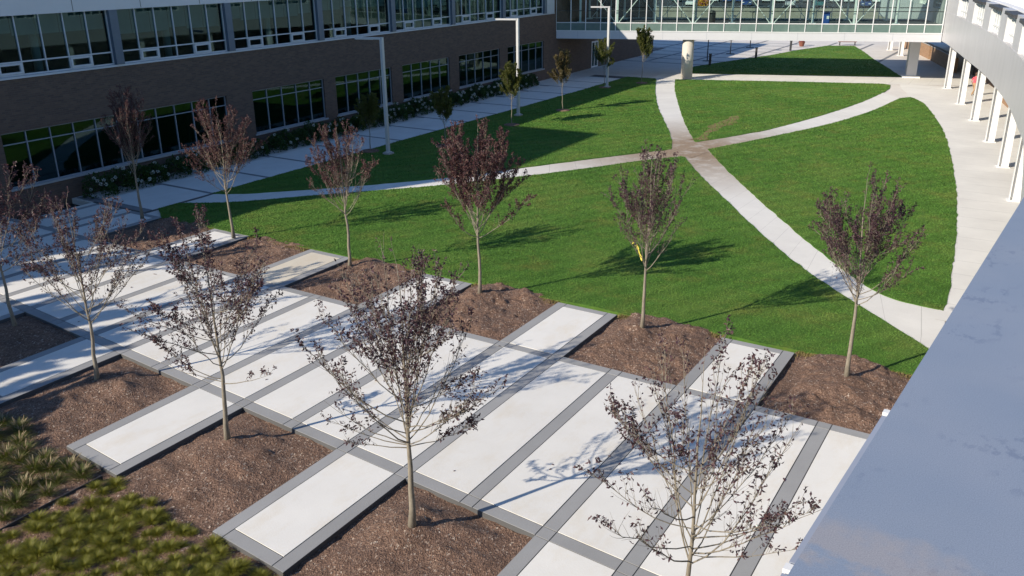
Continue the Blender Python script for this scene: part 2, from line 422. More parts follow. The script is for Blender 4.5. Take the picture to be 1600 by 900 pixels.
for k in range(-1, 7):
    x0, x1 = k*P, k*P+PADW
    if x1 > XR: x1 = XR
    if x0 < XL: continue
    for r0, r1, ri0, ri1 in (('e', 'f', 'g', 'f'), ('z', 'o', 'z', 'i')):
        base.prism([(x0+.01, yl(r0, x0)), (x1-.01, yl(r0, x1)), (x1-.01, yl(r1, x1)), (x0+.01, yl(r1, x0))], -.3, -.012)
        if x1-x0 > PADW-.01:
            strip(bands, x0, x0+BW, r0, r1, 0.0); strip(bands, x1-BW, x1, r0, r1, 0.0)
            if r0 == 'e': strip(bands, x0+BW, x1-BW, 'e', 'g', 0.0)
            else: strip(bands, x0+BW, x1-BW, 'i', 'o', 0.0)
            strip(beige if (k == 2 and r0 == 'z') else panels, x0+BW, x1-BW, ri0, ri1, .004)
        else:
            strip(bands, x0, x0+BW, r0, r1, 0.0); strip(panels, x0+BW, x1, r0, r1, .004)
# west apron of the plaza between the far row and the building walkway
base.prism([(-2.9, yl('z', -2.9)), (0-.01, yl('z', 0)), (0-.01, 8.25), (-2.9, 8.25)], -.3, -.012)
xa = [-2.9, -2.6, -2.27, -.95, -.62, -.01]
for i in range(5):
    x0, x1 = xa[i], xa[i+1]; mb = bands if i in (1, 3) else panels
    mb.prism([(x0+J, yl('z', x0)+J), (x1-J, yl('z', x1)+J), (x1-J, 8.25-J), (x0+J, 8.25-J)], -.24, 0 if i in (1, 3) else .004)
structure(beige.build('plaza_paving', concrete('beige concrete', (.66, .60, .49), .06, (.5, .42, .34), .3).mat)); structure(base.build('plaza_slab', M['joint'])); structure(bands.build('paving_bands', M['band'])); structure(panels.build('plaza_paving', M['panel']))

# --- mulch: far beds, and the near planting ground
for k in range(0, 6):
    x0, x1 = k*P+PADW-.02, (k+1)*P+.02
    def qf(u, v, x0=x0, x1=x1):
        x = x0+(x1-x0)*u; return x, yl('z', x)-.02+(8.35-yl('z', x))*v
    def ef(x, y, x0=x0, x1=x1): return min(x-x0, x1-x, y-yl('z', x))
    bed('mulch_bed', qf, [TREES_FAR[k]], 70, 76, ef)
def qn(u, v):
    x = -8+42.4*u; return x, -17+(yl('f', x)+.02+17)*v**.8
def en(x, y):
    d = yl('f', x)-y
    for k in range(-1, 7):
        a, b_ = k*P, k*P+PADW
        if y > yl('e', x)-.8:
            dx = max(a-x, x-b_, 0); dy = max(yl('e', x)-y, 0); d = min(d, math.hypot(dx, dy))
    return d
bed('planting_bed', qn, list(TREES_NEAR.values()), 330, 130, en)

# --- courtyard slab, building walkway, lawns and paths
FACX = lambda y: -4.34-.03*y
c = MB(); c.prism([(-5.5, 8.3), (60, 8.3), (60, 112), (-30, 112), (-30, 90), (-7.6, 90)], -.3, -.03); structure(c.build('courtyard_pavement', M['court']))

WALK_IN, WALK_OUT = -2.95, .66
wb = MB(); wp = MB(); wg = MB()
ys = [8.45+3.72*k for k in range(0, 14)]
wg.prism([(WALK_IN, 8.27), (WALK_OUT+.2, 8.27), (.1, 62), (-3.5, 62)], -.2, -.012)
wsh = lambda y: -.012*(y-9)                 # the walkway drifts with the facade
for i, y in enumerate(ys):
    bwid = .42 if i == 0 else .20
    xi = -4.0 if i else -4.4
    wb.prism([(xi+wsh(y), y), (WALK_OUT+wsh(y), y-.05), (WALK_OUT+wsh(y), y+bwid-.05), (xi+wsh(y), y+bwid)], -.2, .004)
    y2 = y+3.72
    wp.prism([(WALK_IN+wsh(y)+.01, y+bwid+.012), (WALK_OUT+wsh(y)-.01, y+bwid-.04), (WALK_OUT+wsh(y2)-.01, y2-.062), (WALK_IN+wsh(y2)+.01, y2-.012)], -.2, 0)
structure(wg.build('walkway_slab', M['joint'])); structure(wb.build('walkway_bands', M['walkband'])); structure(wp.build('walkway', M['walk']))

def spline(pts, n=8):
    pts = [np.array(p, float) for p in pts]; out = []
    for i in range(len(pts)-1):
        p0 = pts[max(i-1, 0)]; p1 = pts[i]; p2 = pts[i+1]; p3 = pts[min(i+2, len(pts)-1)]
        for k in range(n):
            t = k/n
            out.append(.5*((2*p1)+(-p0+p2)*t+(2*p0-5*p1+4*p2-p3)*t*t+(-p0+3*p1-3*p2+p3)*t**3))
    out.append(pts[-1]); return [tuple(p) for p in out]
P1U = [(.85, 12.1), (2.53, 13.35), (4.63, 15.5), (6.72, 17.85), (8.81, 20.55), (10.6, 23.6), (12.72, 27.2), (14.8, 30.6), (16.1, 32.6)]
P1L = [(.9, 10.3), (2.4, 11.2), (3.54, 12.3), (5.42, 14.5), (7.56, 16.85), (9.68, 19.3), (11.68, 22.1), (13.73, 25.3), (15.72, 28.8), (17.3, 31.0)]
P2L = [(17.56, 30.9), (19.49, 27.7), (23.47, 21.7), (25.94, 18.05), (27.82, 15.56), (29.33, 13.8), (31.2, 11.85), (33.2, 9.75)]
P2R = [(17.9, 33.6), (20.25, 29.6), (23.61, 24.2), (26.92, 19.2), (28.72, 16.6), (30.1, 14.75), (31.3, 13.75), (32.78, 13.45)]
P3L = [(16.05, 32.7), (14.4, 36.6), (12.2, 41.0), (9.12, 47.2), (5.7, 54.9), (2.85, 61.9)]
P3R = [(16.5, 35.3), (13.9, 40.5), (10.48, 48.0), (7.07, 55.8), (4.59, 62.1)]
P4L = [(18.0, 33.8), (19.93, 38.8), (22.1, 45.3), (23.35, 51.0), (23.9, 55.5), (24.25, 59.3)]
P4U = [(16.65, 35.35), (18.0, 38.2), (19.4, 42.0), (21.1, 49.5), (22.1, 56.0), (22.6, 62.0)]
EDGE = [(24.9, 60.3), (25.6, 59.0), (26.66, 56.0), (28.9, 46.2), (30.55, 36.2), (31.67, 27.5), (32.4, 20.0), (32.75, 15.0), (32.78, 13.5)]
LAWNS = []
def jitter(pts, amp, seed):
    """slightly ragged turf edge"""
    out = []
    for i, p in enumerate(pts):
        q = pts[(i+1) % len(pts)]; L = math.hypot(q[0]-p[0], q[1]-p[1]); n = max(1, int(L/.35))
        for k in range(n):
            x = p[0]+(q[0]-p[0])*k/n; y = p[1]+(q[1]-p[1])*k/n
            out.append((x+amp*fbm(x, y, 1.7, 3, seed), y+amp*fbm(x, y, 1.7, 3, seed+5)))
    return out
def lawn_piece(pts, seed):
    pts = jitter(pts, .06, seed); LAWNS.append(pts)
    mb = MB(); mb.prism(pts, -.2, .012)
    return structure(mb.build('lawn', M['lawn']))
lawn_piece([(.70+wsh(12), 12.25)]+spline(P1U)[3:]+spline(P3L)[1:-1]+[(2.7, 61.9), (-.1, 61.9), (.18, 51), (.4, 40), (.52, 26)], 1)
lawn_piece([(.72, 9.1), (.75, 10.2)]+spline(P1L)[2:]+spline(P2L)+[(33.6, 8.1)]+[(x, 8.2+.05*math.sin(x*1.7)) for x in np.arange(33, 1.5, -1.1)], 2)
lawn_piece(spline(P3R)[::1]+[(12.4, 64.7), (21.4, 67.4), (22.3, 67.0), (22.65, 64.5)]+spline(P4U)[::-1], 3)
lawn_piece(spline(P4L)+spline(EDGE)+spline(P2R)[::-1], 4)
lawn_piece([(4.5, 67.2), (3.2, 68.6), (2.5, 72.5), (4.2, 79.5), (6.27, 87), (7.4, 94), (9.3, 101), (12.3, 102), (14.6, 95.5), (17.1, 87.8), (19.8, 80.2), (22.2, 73.2), (11.1, 69.3)], 5)

def path(lft, rgt, z=.0):
    a = spline(lft, 10); b = spline(rgt, 10)
    def res(p, n=60):
        p = np.array(p); d = np.concatenate([[0], np.cumsum(np.hypot(*np.diff(p, axis=0).T))]); s = np.linspace(0, d[-1], n)
        return np.stack([np.interp(s, d, p[:, 0]), np.interp(s, d, p[:, 1])], 1), s
    A, s = res(a); B, _ = res(b)
    me = bpy.data.meshes.new('path'); V = [(*p, z) for p in A]+[(*p, z) for p in B]; n = len(A)
    F = [(i, i+1, n+i+1, n+i) for i in range(n-1)]; me.from_pydata(V, [], F)
    uv = me.uv_layers.new(name='UVMap')
    for pl in me.polygons:
        for li in pl.loop_indices:
            vi = me.loops[li].vertex_index; uv.data[li].uv = (s[vi % n], 0 if vi < n else 1)
    me.materials.append(M['path']); o = bpy.data.objects.new('path', me); COL.objects.link(o)
    return structure(o)
def off(pts, dx, dy): return [(p[0]+dx, p[1]+dy) for p in pts]
path(off(P1U, -.05, .1), off(P1L, .05, -.1), -.016)
path(off(P2L, -.1, -.1), off(P2R, .1, .1), -.012)
path(off(P3L, -.1, -.1), off(P3R, .1, .1), -.008)
path(off(P4L, .1, -.1), off(P4U, -.1, .1), -.004)
cx = MB(); cx.poly([(15.9, 32.3, -.001), (17.2, 30.6, -.001), (17.9, 31.0, -.001), (18.3, 33.6, -.001), (17.2, 35.2, -.001), (16.2, 35.6, -.001)]); o = structure(cx.build('path', M['path']))
uv_ = o.data.uv_layers.new(name='UVMap')
for d_ in uv_.data: d_.uv = (.4, .5)
path([(2.0, 62.0), (12.0, 64.6), (22.0, 67.5), (30, 70.5)], [(2.0, 65.5), (11.1, 69.3), (21.8, 73.1), (30, 76)], -.02)

# worn bare soil in the middle lawn
bs = MB(); ctr = [(15.75, 45.4), (15.95, 43.2), (16.0, 40.8), (16.15, 38.6), (16.4, 36.9), (16.6, 35.8)]
ws = [.2, .62, .5, .24, .2, .6]; L_ = []; R_ = []
for i, (p, w) in enumerate(zip(spline(ctr, 5), np.interp(np.linspace(0, 5, 26), range(6), ws))):
    L_.append((p[0]-w*(.5+.9*random.random()), p[1], .02)); R_.append((p[0]+w*(.5+.9*random.random()), p[1]+.2, .02))
bs.poly(L_+R_[::-1]); 
t = NT('bare soil'); t.color(t.ramp(t.noise(3, 6, .7), [(.3, (.17, .105, .05)), (.7, (.29, .18, .095))])); t.set(Roughness=.95); M['soil'] = t.mat
structure(bs.build('bare_soil', M['soil']))

# --- grass blades over the lawns (uncountable: one object)
CAM = Vector((34.59, -15.09, 10.424))
def inpoly(px, py, poly):
    poly = np.array(poly); r = np.zeros(len(px), bool); j = len(poly)-1
    for i in range(len(poly)):
        xi, yi = poly[i]; xj, yj = poly[j]
        cnd = ((yi > py) != (yj > py)) & (px < (xj-xi)*(py-yi)/(yj-yi+1e-12)+xi); r ^= cnd; j = i
    return r
rng = np.random.default_rng(3)
VV = []; 
for poly in LAWNS:
    a = np.array(poly); x0, y0 = a.min(0); x1, y1 = a.max(0); area = (x1-x0)*(y1-y0)
    n = int(area*620); X = rng.uniform(x0, x1, n); Y = rng.uniform(y0, y1, n)
    d = np.hypot(X-CAM.x, Y-CAM.y); keep = rng.random(n) < np.clip((27/d)**1.5, .06, 1); X, Y, d = X[keep], Y[keep], d[keep]
    k = inpoly(X, Y, poly); X, Y, d = X[k], Y[k], d[k]; n = len(X)
    sc = np.clip(d/34, .7, 1.8)
    ang = rng.uniform(0, 2*np.pi, n); w = rng.uniform(.012, .022, n)*sc; h = rng.uniform(.010, .028, n)*np.sqrt(sc); ln = rng.normal(0, .035, (n, 2))
    v = np.zeros((n, 3, 3)); dx = np.cos(ang)*w; dy = np.sin(ang)*w
    v[:, 0] = np.stack([X-dx, Y-dy, np.full(n, .02)], 1); v[:, 1] = np.stack([X+dx, Y+dy, np.full(n, .02)], 1); v[:, 2] = np.stack([X+ln[:, 0], Y+ln[:, 1], .025+h], 1)
    VV.append(v.reshape(-1, 3))
# straw coloured fringe where the turf meets the mulch
n = 9000; X = rng.uniform(2.2, 33.2, n); Y = 8.12+.05*np.sin(X*1.7)+rng.normal(0, .10, n); ang = rng.uniform(0, 2*np.pi, n); w = rng.uniform(.012, .03, n)*.7; h = rng.uniform(.02, .05, n)
pad = ((X % P) < PADW+.03); X, Y, ang, w, h = X[~pad], Y[~pad], ang[~pad], w[~pad], h[~pad]; n = len(X)
v = np.zeros((n, 3, 3)); v[:, 0] = np.stack([X-np.cos(ang)*w, Y-np.sin(ang)*w, np.full(n, -.06)], 1); v[:, 1] = np.stack([X+np.cos(ang)*w, Y+np.sin(ang)*w, np.full(n, -.06)], 1); v[:, 2] = np.stack([X+rng.normal(0, .04, n), Y+rng.normal(0, .04, n), .0+h], 1)
M['straw'] = leafmat('straw', [(.12, .11, .03), (.26, .20, .08), (.34, .27, .13)], .2, (.4, .3, .1), .8)
o = nump_mesh('dry_grass', v.reshape(-1, 3), np.arange(3*n).reshape(-1, 3), M['straw']); o['kind'] = 'stuff'
VV = np.concatenate(VV); o = nump_mesh('grass', VV, np.arange(len(VV)).reshape(-1, 3), M['blade']); o['kind'] = 'stuff'
print('grass blades', len(VV)//3)

# ------------------------------------------------------------------ trees
def rvec(rg): 
    v = rg.normal(size=3); return v/np.linalg.norm(v)
def leaf_mesh(name, centers, dirs, lens, wid, mats, parent, rg, fold=.35, mi=None):
    """folded lance-shaped leaves: 2 quads' worth of triangles each"""
    n = len(centers); C = np.array(centers); D = np.array(dirs); D /= np.linalg.norm(D, axis=1)[:, None]
    L = np.array(lens)[:, None]
    r = rg.normal(size=(n, 3)); S = np.cross(D, r); S /= np.linalg.norm(S, axis=1)[:, None]; N = np.cross(S, D)
    W = L*wid
    v = np.zeros((n, 4, 3)); v[:, 0] = C; v[:, 1] = C+D*L*.48+S*W*.5+N*W*fold; v[:, 2] = C+D*L-N*L*.12; v[:, 3] = C+D*L*.48-S*W*.5+N*W*fold
    V = v.reshape(-1, 3); b = np.arange(n)[:, None]*4
    F = np.concatenate([b+np.array([0, 1, 2]), b+np.array([0, 2, 3])], 1).reshape(-1, 3)
    return nump_mesh(name, V, F, mats, parent)
def make_tree(name, label, cat, loc, h, width, fork, seed, group, leafm='purple', nprim=15, leaf=.085, dens=1.0, r0=.062, bare=.45,
              openness=40, extra=(), lean=(0, 0), botleaf=.3, clump=.72, tw=.0042, twd=9.5):
    rg = np.random.default_rng(seed); root = thing(name, label, cat, loc, 0, group)
    wood = MB(); C = []; D = []; Ls = []
    # leader
    K = 12; px = np.cumsum(rg.normal(0, .019, K+1)); py = np.cumsum(rg.normal(0, .019, K+1)); px -= px[0]; py -= py[0]
    trunk = [Vector((px[i]+lean[0]*(i/K)**1.3, py[i]+lean[1]*(i/K)**1.3, -.1+(h*.93+.1)*i/K)) for i in range(K+1)]
    def tr(z):
        f = max(0, min(K-1e-6, (z+.1)/(h*.93+.1)*K)); i = int(f); return trunk[i].lerp(trunk[i+1], f-i)
    def trad(z): return max(.005, r0*(1-.42*min(1, z/fork)) if z < fork else r0*.58*max(0, 1-(z-fork)/(h*.93-fork))**1.15*.9+.003)
    zs = [trunk[i].z for i in range(K+1)]; nprim = int(nprim*1.35); rr = [trad(max(0, z)) for z in zs]; rr[0] = r0*1.35
    wood.tube(trunk, rr, 8)
    twigs = []
    def profile(zf):
        return width/2*float(np.interp(zf, [0, .12, .4, .6, .8, 1], [.62, .86, 1.06, .96, .64, .18]))
    def profile_old(zf):                        # crown half-width by relative height
        return width/2*(.72+.38*math.sin(math.pi*min(1, zf*1.12)**.8)) if zf < .6 else width/2*1.08*(1-((zf-.6)/.42)**1.6)
    for i in range(nprim):
        u = (i+.5*rg.random())/nprim
        z0 = fork+(h*.62-fork)*u**1.25; a = i*2.39996+rg.normal(0, .25)
        ztop = min(h*.99, z0+(h-z0)*(.30+.62*rg.random()))
        zf = (ztop-fork)/(h-fork); Rr = max(.1, profile(min(1, zf))*(.72+(.42 if zf > .35 else .2)*rg.random()))
        p0 = tr(z0); pts = []; n = 7
        bend = .75+.25*rg.random()
        for k in range(n+1):
            t_ = k/n; rad = Rr*t_**bend; zz = z0+(ztop-z0)*(t_**1.18)
            w = .035*t_*math.sqrt(Rr)
            ax = p0.lerp(tr(zz), t_)
            pts.append(Vector((ax.x+math.cos(a)*rad+rg.normal(0, w), ax.y+math.sin(a)*rad+rg.normal(0, w), zz)))
        rb = max(.006, trad(z0)*(.25+.12*rg.random()))
        wood.tube(pts, [rb*max(0, 1-t_/n)**.8+.0025 for t_ in range(n+1)], 5, 0, False)
        L = (pts[-1]-pts[0]).length; ntw = int(5+L*twd)
        for k in range(ntw):
            f = .28+.72*(k+rg.random()*.6)/ntw; q = min(n-1e-3, f*n); j = int(q); s = pts[j].lerp(pts[j+1], q-j); d = (pts[j+1]-pts[j]).normalized()
            twigs.append((s, d, (.22+.42*rg.random())*(1.25-.5*f)*min(1, L/1.4), f))
        twigs.append((pts[-1], (pts[-1]-pts[-2]).normalized(), .3, 1.0))
    for k in range(6): twigs.append((tr(h*(.6+.055*k)), Vector((rg.normal(), rg.normal(), 1.6)).normalized(), .35, .9))
    twigs.append((trunk[-1], Vector((0, 0, 1)), h*.075, 1.0))
    for ex in extra:                        # (azimuth deg, start z, horizontal reach, rise, leafiness)
        a, z0, reach, rise, lf = ex; a = R(a); p0 = tr(z0)
        pts = [p0+Vector((math.cos(a)*reach*t_, math.sin(a)*reach*t_, rise*(t_**1.5)+rg.normal(0, .015))) for t_ in np.linspace(0, 1, 8)]
        wood.tube(pts, [.013*(1-.8*t_) for t_ in np.linspace(0, 1, 8)], 5, 0, False)
        for k in range(int(8*lf)+3): twigs.append((pts[3].lerp(pts[7], rg.random()), (pts[7]-pts[4]).normalized(), .25, 2.0))
    # twigs and leaves
    for s, d, L, f in twigs:
        e = Vector(rvec(rg)); e = (d*1.0+e*.6+Vector((0, 0, .4))).normalized(); pts = [s]
        for k in range(4): e = (e+Vector(rvec(rg))*.16+Vector((0, 0, .06))).normalized(); pts.append(pts[-1]+e*(L/4))
        wood.tube(pts, [tw*(1-.17*k) for k in range(5)], 3, 0, False)
        zf = (s.z-fork)/(h-fork)
        nv = mnoise.noise(Vector((s.x*1.1+seed*7.7, s.y*1.1, s.z*.85)))*.5+.5
        pr = max(0, min(1, (nv-bare)*3.2+.35))*(botleaf+(1-botleaf)*min(1, zf*1.7)) if f < 1.5 else 1
        if f > .99 and f < 1.5: pr = max(pr, .75)
        nl = int(round(dens*(4+9*rg.random())*pr*(L/.4+.3)))
        for k in range(nl):
            # gathered towards the tip of the twig
            q = min(3.999, 4*(rg.random()**(1-clump) if rg.random() < .8 else rg.random())); j = int(q); c = pts[j].lerp(pts[j+1], q-j)
            dv = np.array(e)*.35+rvec(rg)*.9+np.array([0, 0, -.42])
            C.append(np.array(c)+rg.normal(0, .012, 3)); D.append(dv); Ls.append(leaf*(.6+.6*rg.random()))
    wood.build('trunk', M['bark'], root, smooth=True)
    if C: leaf_mesh('crown', C, D, Ls, .42, M[leafm], root, rg)
    return root
NG, FG = 'purple leaved trees in the near row of mulch beds', 'purple leaved trees in the mulch beds along the lawn'
def bz(x, y, trees): return bed_height(x, y, trees, .9)-.01
NT_ = list(TREES_NEAR.values()); FT_ = list(TREES_FAR.values())
def near(k, label, **kw):
    x, y = TREES_NEAR[k]; return make_tree('purple_leaf_tree', label, 'tree', (x, y, bz(x, y, NT_)), group=NG, **kw)
def far(k, label, **kw):
    x, y = TREES_FAR[k]; return make_tree('purple_leaf_tree', label, 'tree', (x, y, bz(x, y, FT_)), group=FG, leafm=kw.pop('leafm', 'purple_far'), **kw)
near(2, 'purple leaved tree, lower branches bare, in the mulch bed beside the fountain grasses', h=5.15, width=3.63, fork=1.55, seed=21, nprim=19, dens=1.22, leaf=0.072, bare=.36, botleaf=0.016)
near(3, 'purple leaved tree with dense dark top, in the mulch bed above the lime tufts', h=5.35, width=3.19, fork=1.75, seed=12, nprim=18, dens=1.70, leaf=0.074, bare=.33, botleaf=0.132, extra=[(212, 1.5, 1.45, 1.0, 2.2), (205, 1.45, 1.2, .35, .8), (10, 1.4, 1.4, .5, .5)])
near(4, 'nearest whole purple leaved tree, a dark leaf clump drooping on its right', h=5.7, width=3.30, fork=1.7, seed=39, nprim=26, dens=.95, leaf=0.076, bare=.36, botleaf=0.098, r0=.068, extra=[(28, 1.7, 1.2, .45, 3.0), (20, 2.1, 1.25, .5, 3.4), (35, 2.5, 1.25, .6, 3.0), (212, 1.75, 1.5, .9, .8), (205, 1.7, 1.6, .5, .8), (220, 1.65, 1.2, .25, .5)])
near(5, 'sparse purple leaved tree cut off by the bottom edge, beside the blue grey coping', h=5.3, width=3.41, fork=1.5, seed=44, nprim=20, dens=0.76, leaf=0.076, bare=.38, botleaf=0.164, extra=[(15, 2.0, 1.9, .95, 1.6), (25, 1.8, 1.6, 1.0, 1.4), (5, 1.7, 1.5, .6, 1.2)])
near(1, 'purple leaved tree half outside the left edge of the picture', h=5.4, width=3.96, fork=1.7, seed=55, nprim=18, dens=1.58, bare=.3)
near(0, 'purple leaved tree standing just beyond the left edge of the picture', h=5.6, width=4.18, fork=1.7, seed=66, nprim=16, dens=2.43, bare=.25)
near(-1, 'purple leaved tree farthest beyond the left edge of the picture', h=5.6, width=4.18, fork=1.7, seed=67, nprim=16, dens=2.43, bare=.25)
far(0, 'slim reddish tree in the half shaded corner bed by the long ground floor window', h=5.6, width=2.20, fork=1.7, seed=71, nprim=17, dens=2.30, leaf=0.067, bare=.28, botleaf=0.025)
far(1, 'reddish purple tree in the second bed, its crown against the white flowering shrubs', h=5.5, width=2.97, fork=1.7, seed=72, nprim=18, dens=2.56, leaf=0.067, bare=.28, botleaf=0.082)
far(2, 'narrow purple tree, lower twigs bare, right of the beige paving slab', h=5.2, width=2.42, fork=1.85, seed=73, nprim=18, dens=2.30, leaf=0.067, bare=.3, botleaf=0.025)
far(3, 'tallest and fullest purple tree of the lawn row, dark crown crossing the white path', h=5.8, width=3.19, fork=1.9, seed=74, nprim=24, dens=3.04, leaf=0.071, bare=.25, botleaf=0.329)
f5 = far(4, 'purple tree with a yellow tape in its bare left branches', h=5.35, width=2.64, fork=1.75, seed=75, nprim=19, dens=1.94, leaf=0.064, bare=.32, botleaf=0.025, leafm='purple')
far(5, 'bushy purple tree beside the blue grey coping, crown over the right path', h=5.6, width=2.55, fork=1.95, seed=178, nprim=23, dens=2.07, leaf=0.064, bare=.26, botleaf=0.206, leafm='purple')
for tx, ty, th, sd_ in ((1.5, -15.5, 10.5, 91), (-3.5, -11.5, 10.0, 92), (6.5, -17.5, 9.0, 93), (-1.5, -17.5, 11.0, 94), (4.6, -13.0, 8.5, 95)):
    make_tree('shade_tree', 'tall leafy tree outside the left edge, its shadow falling on the plaza', 'tree', (tx, ty, -.1), th, 5.0, 3.0, sd_, 'tall trees left of the plaza', leafm='green', nprim=24, leaf=.24, dens=4.2, r0=.14, bare=.2, botleaf=.8, tw=.008, twd=4)

# yellow tape caught in a tree
x, y = TREES_FAR[4]
tp = MB(); z0 = 2.62; pts = [(-.38, -.1, .16), (-.33, -.12, .22), (-.24, -.12, .17), (-.17, -.13, .04), (-.12, -.13, -.10), (-.07, -.12, -.20), (-.07, -.12, -.27)]
for i in range(len(pts)-1):
    a, b_ = Vector(pts[i]), Vector(pts[i+1]); w = Vector((.032, -.015, .02*(-1)**i)); tp.quad(a-w, b_-w, b_+w, a+w)
o = tp.build('plastic_tape', M['yellow'], loc=(x, y, z0)); sm = o.modifiers.new('thick', 'SOLIDIFY'); sm.thickness = .006
tag(o, 'yellow plastic tape hanging in the bare branches of a purple tree', 'tape')

YG = 'young green trees on the shaded side of the lawn'
def young(x, y, h, w, seed, label, lm='green', dens=3.2, bare=.25):
    # ring of bare mulch round the foot
    mr = MB(); mr.lathe([(.55, -.05), (.52, .035), (.3, .075), (.06, .10)], seg=18)
    r = make_tree('young_tree', label, 'tree', (x, y, .03), h, w, h*.36, seed, YG, leafm=lm, nprim=12, leaf=.12, dens=dens, r0=.034, bare=bare, botleaf=.7, tw=.005)
    o = structure(mr.build('mulch_ring', M['mulch'], loc=(x, y, .02))); return r
young(.95, 23.6, 3.3, 1.3, 81, 'small dark green tree in shade, left of the first lamp post')
young(3.97, 26.9, 3.4, 1.2, 82, 'small dark green tree standing alone in the shaded lawn, right of the first lamp post')
young(3.73, 34.9, 4.1, 1.5, 83, 'young green tree just in front of the middle lamp post')
young(3.9, 41.8, 4.2, 1.7, 84, 'young brownish tree with thinning leaves, between the middle and far lamp posts', 'brownleaf', 2.4, .32)
young(1.25, 54.3, 4.0, 2.0, 85, 'young green tree at the foot of the far lamp post')
young(2.95, 58.3, 4.9, 1.7, 86, 'young green tree reaching above the bottom edge of the glass bridge')

# ------------------------------------------------------------------ ornamental grasses
def tuft_mesh(name, seed, n, ln, spread, mats, plume=0, w=.012):
    rg = np.random.default_rng(seed); V = []; F = []; mi = []
    for i in range(n):
        a = rg.uniform(0, 2*np.pi); r = abs(rg.normal(0, .05)); L = ln*(.6+.5*rg.random()); out = spread*(.25+rg.random())
        isp = i < plume; ww = w*(.7+.6*rg.random())
        if isp: out *= .6; L *= 1.12
        p = np.array([math.cos(a)*r, math.sin(a)*r, -.03]); S = np.array([-math.sin(a), math.cos(a), 0]); m = 4; b = len(V)
        for k in range(m+1):
            t_ = k/m; q = p+np.array([math.cos(a)*out*t_**1.6*L, math.sin(a)*out*t_**1.6*L, L*(t_-.45*out*t_*t_)])
            wk = ww*(1-t_)**.6+.001
            if isp: wk = .003 if t_ < .6 else .012*math.sin((t_-.55)/.45*math.pi*.95)+.003
            V += [q-S*wk, q+S*wk]
        for k in range(m): F.append((b+2*k, b+2*k+1, b+2*k+3, b+2*k+2)); mi.append(1 if isp and k >= 2 else 0)
    me_o = nump_mesh(name, np.array(V), np.array(F), mats, mi=np.array(mi)); me = me_o.data; bpy.data.objects.remove(me_o); return me
tufts = [tuft_mesh('grass_tuft', s, 520, .23, 1.0, [M['tuft']], 0, .0036) for s in (1, 2, 3, 4)]
founts = [tuft_mesh('fountain_grass', s, 420, .37, 1.0, [M['fount'], M['plume']], 30, .0042) for s in (5, 6, 7)]
rg = random.Random(5)
def ground_near(x, y): return bed_height(x, y, NT_, en(x, y))
n = 0
def edge_line(y): return 18.55+(y+5.8)*.02           # steel edging between the two plantings
for j in range(0, 14):
    for i in range(0, 28):
        x = 18.45+i*.30+(j % 2)*.15+rg.uniform(-.12, .12); y = -6.02-.085*(x-18.5)-j*.29+rg.uniform(-.1, .1)
        # only what the camera can see
        dx, dy = x-CAM.x, y-CAM.y
        if y < -9.3 or x > 26.2 or (x < 18.5): continue
        if (x > 21.7 and x < 24.4 and y > yl('e', x)-.12) or rg.random() < .06: continue
        if y > yl('e', x)-.1: continue
        o = bpy.data.objects.new('grass_tuft', tufts[n % 4]); COL.objects.link(o); s = rg.uniform(.55, 1.05)
        o.location = (x, y, ground_near(x, y)); o.scale = (s, s, s*rg.uniform(.85, 1.1)); o.rotation_euler = (0, 0, rg.uniform(0, 6.28)); n += 1
        tag(o, 'low lime green grass tuft in the dense patch at the bottom left', 'grass tuft', 'lime green grass tufts in the planting bed')
print('tufts', n)
m = 0
for j in range(0, 8):
    for i in range(0, 12):
        x = 12.6+i*.52+(j % 2)*.26+rg.uniform(-.2, .2); y = -5.75-j*.45+rg.uniform(-.16, .16)
        if x > 18.15 or y < -9: continue
        if y > yl('e', x)-.25 or rg.random() < .12: continue
        o = bpy.data.objects.new('fountain_grass_clump', founts[m % 3]); COL.objects.link(o); s = rg.uniform(.7, 1.1)
        o.location = (x, y, ground_near(x, y)); o.scale = (s, s, s); o.rotation_euler = (0, 0, rg.uniform(0, 6.28)); m += 1
        tag(o, 'taller fountain grass with dry seed plumes at the left edge', 'fountain grass', 'fountain grasses with dry plumes in the planting bed')
print('fountain', m)
ed = MB(); pe = [(18.4, -5.95), (18.36, -7.2), (18.4, -8.4), (18.5, -10)]
for a, b_ in zip(pe, pe[1:]): ed.bar((*a, -.04), (*b_, -.04), .02, .16)
tag(ed.build('bed_edging', M['dark']), 'dark steel edging strip between lime tufts and fountain grasses', 'edging')

# a few dry leaves blown over the paving
rgl = random.Random(17); lm = MB(); lm.poly([(-.05, 0, .004), (-.01, .026, .016), (.05, .004, .008)]); lm.poly([(-.05, 0, .004), (.05, .004, .008), (0, -.024, .018)])
lf0 = lm.build('fallen_leaf', M['purple_far']); lfm = lf0.data; bpy.data.objects.remove(lf0)
for k in range(46):
    x = rgl.uniform(8, 33.5); y = rgl.uniform(yl('f', x)+.05, yl('z', x)-.05)
    o = bpy.data.objects.new('fallen_leaf', lfm); COL.objects.link(o); o.location = (x, y, .006); q_ = rgl.uniform(.7, 1.3); o.scale = (q_, q_, q_); o.rotation_euler = (rgl.uniform(-.2, .2), rgl.uniform(-.2, .2), rgl.uniform(0, 6.28))
    tag(o, 'small dry leaf lying on the paving between the two tree rows', 'leaf', 'fallen leaves on the plaza paving')

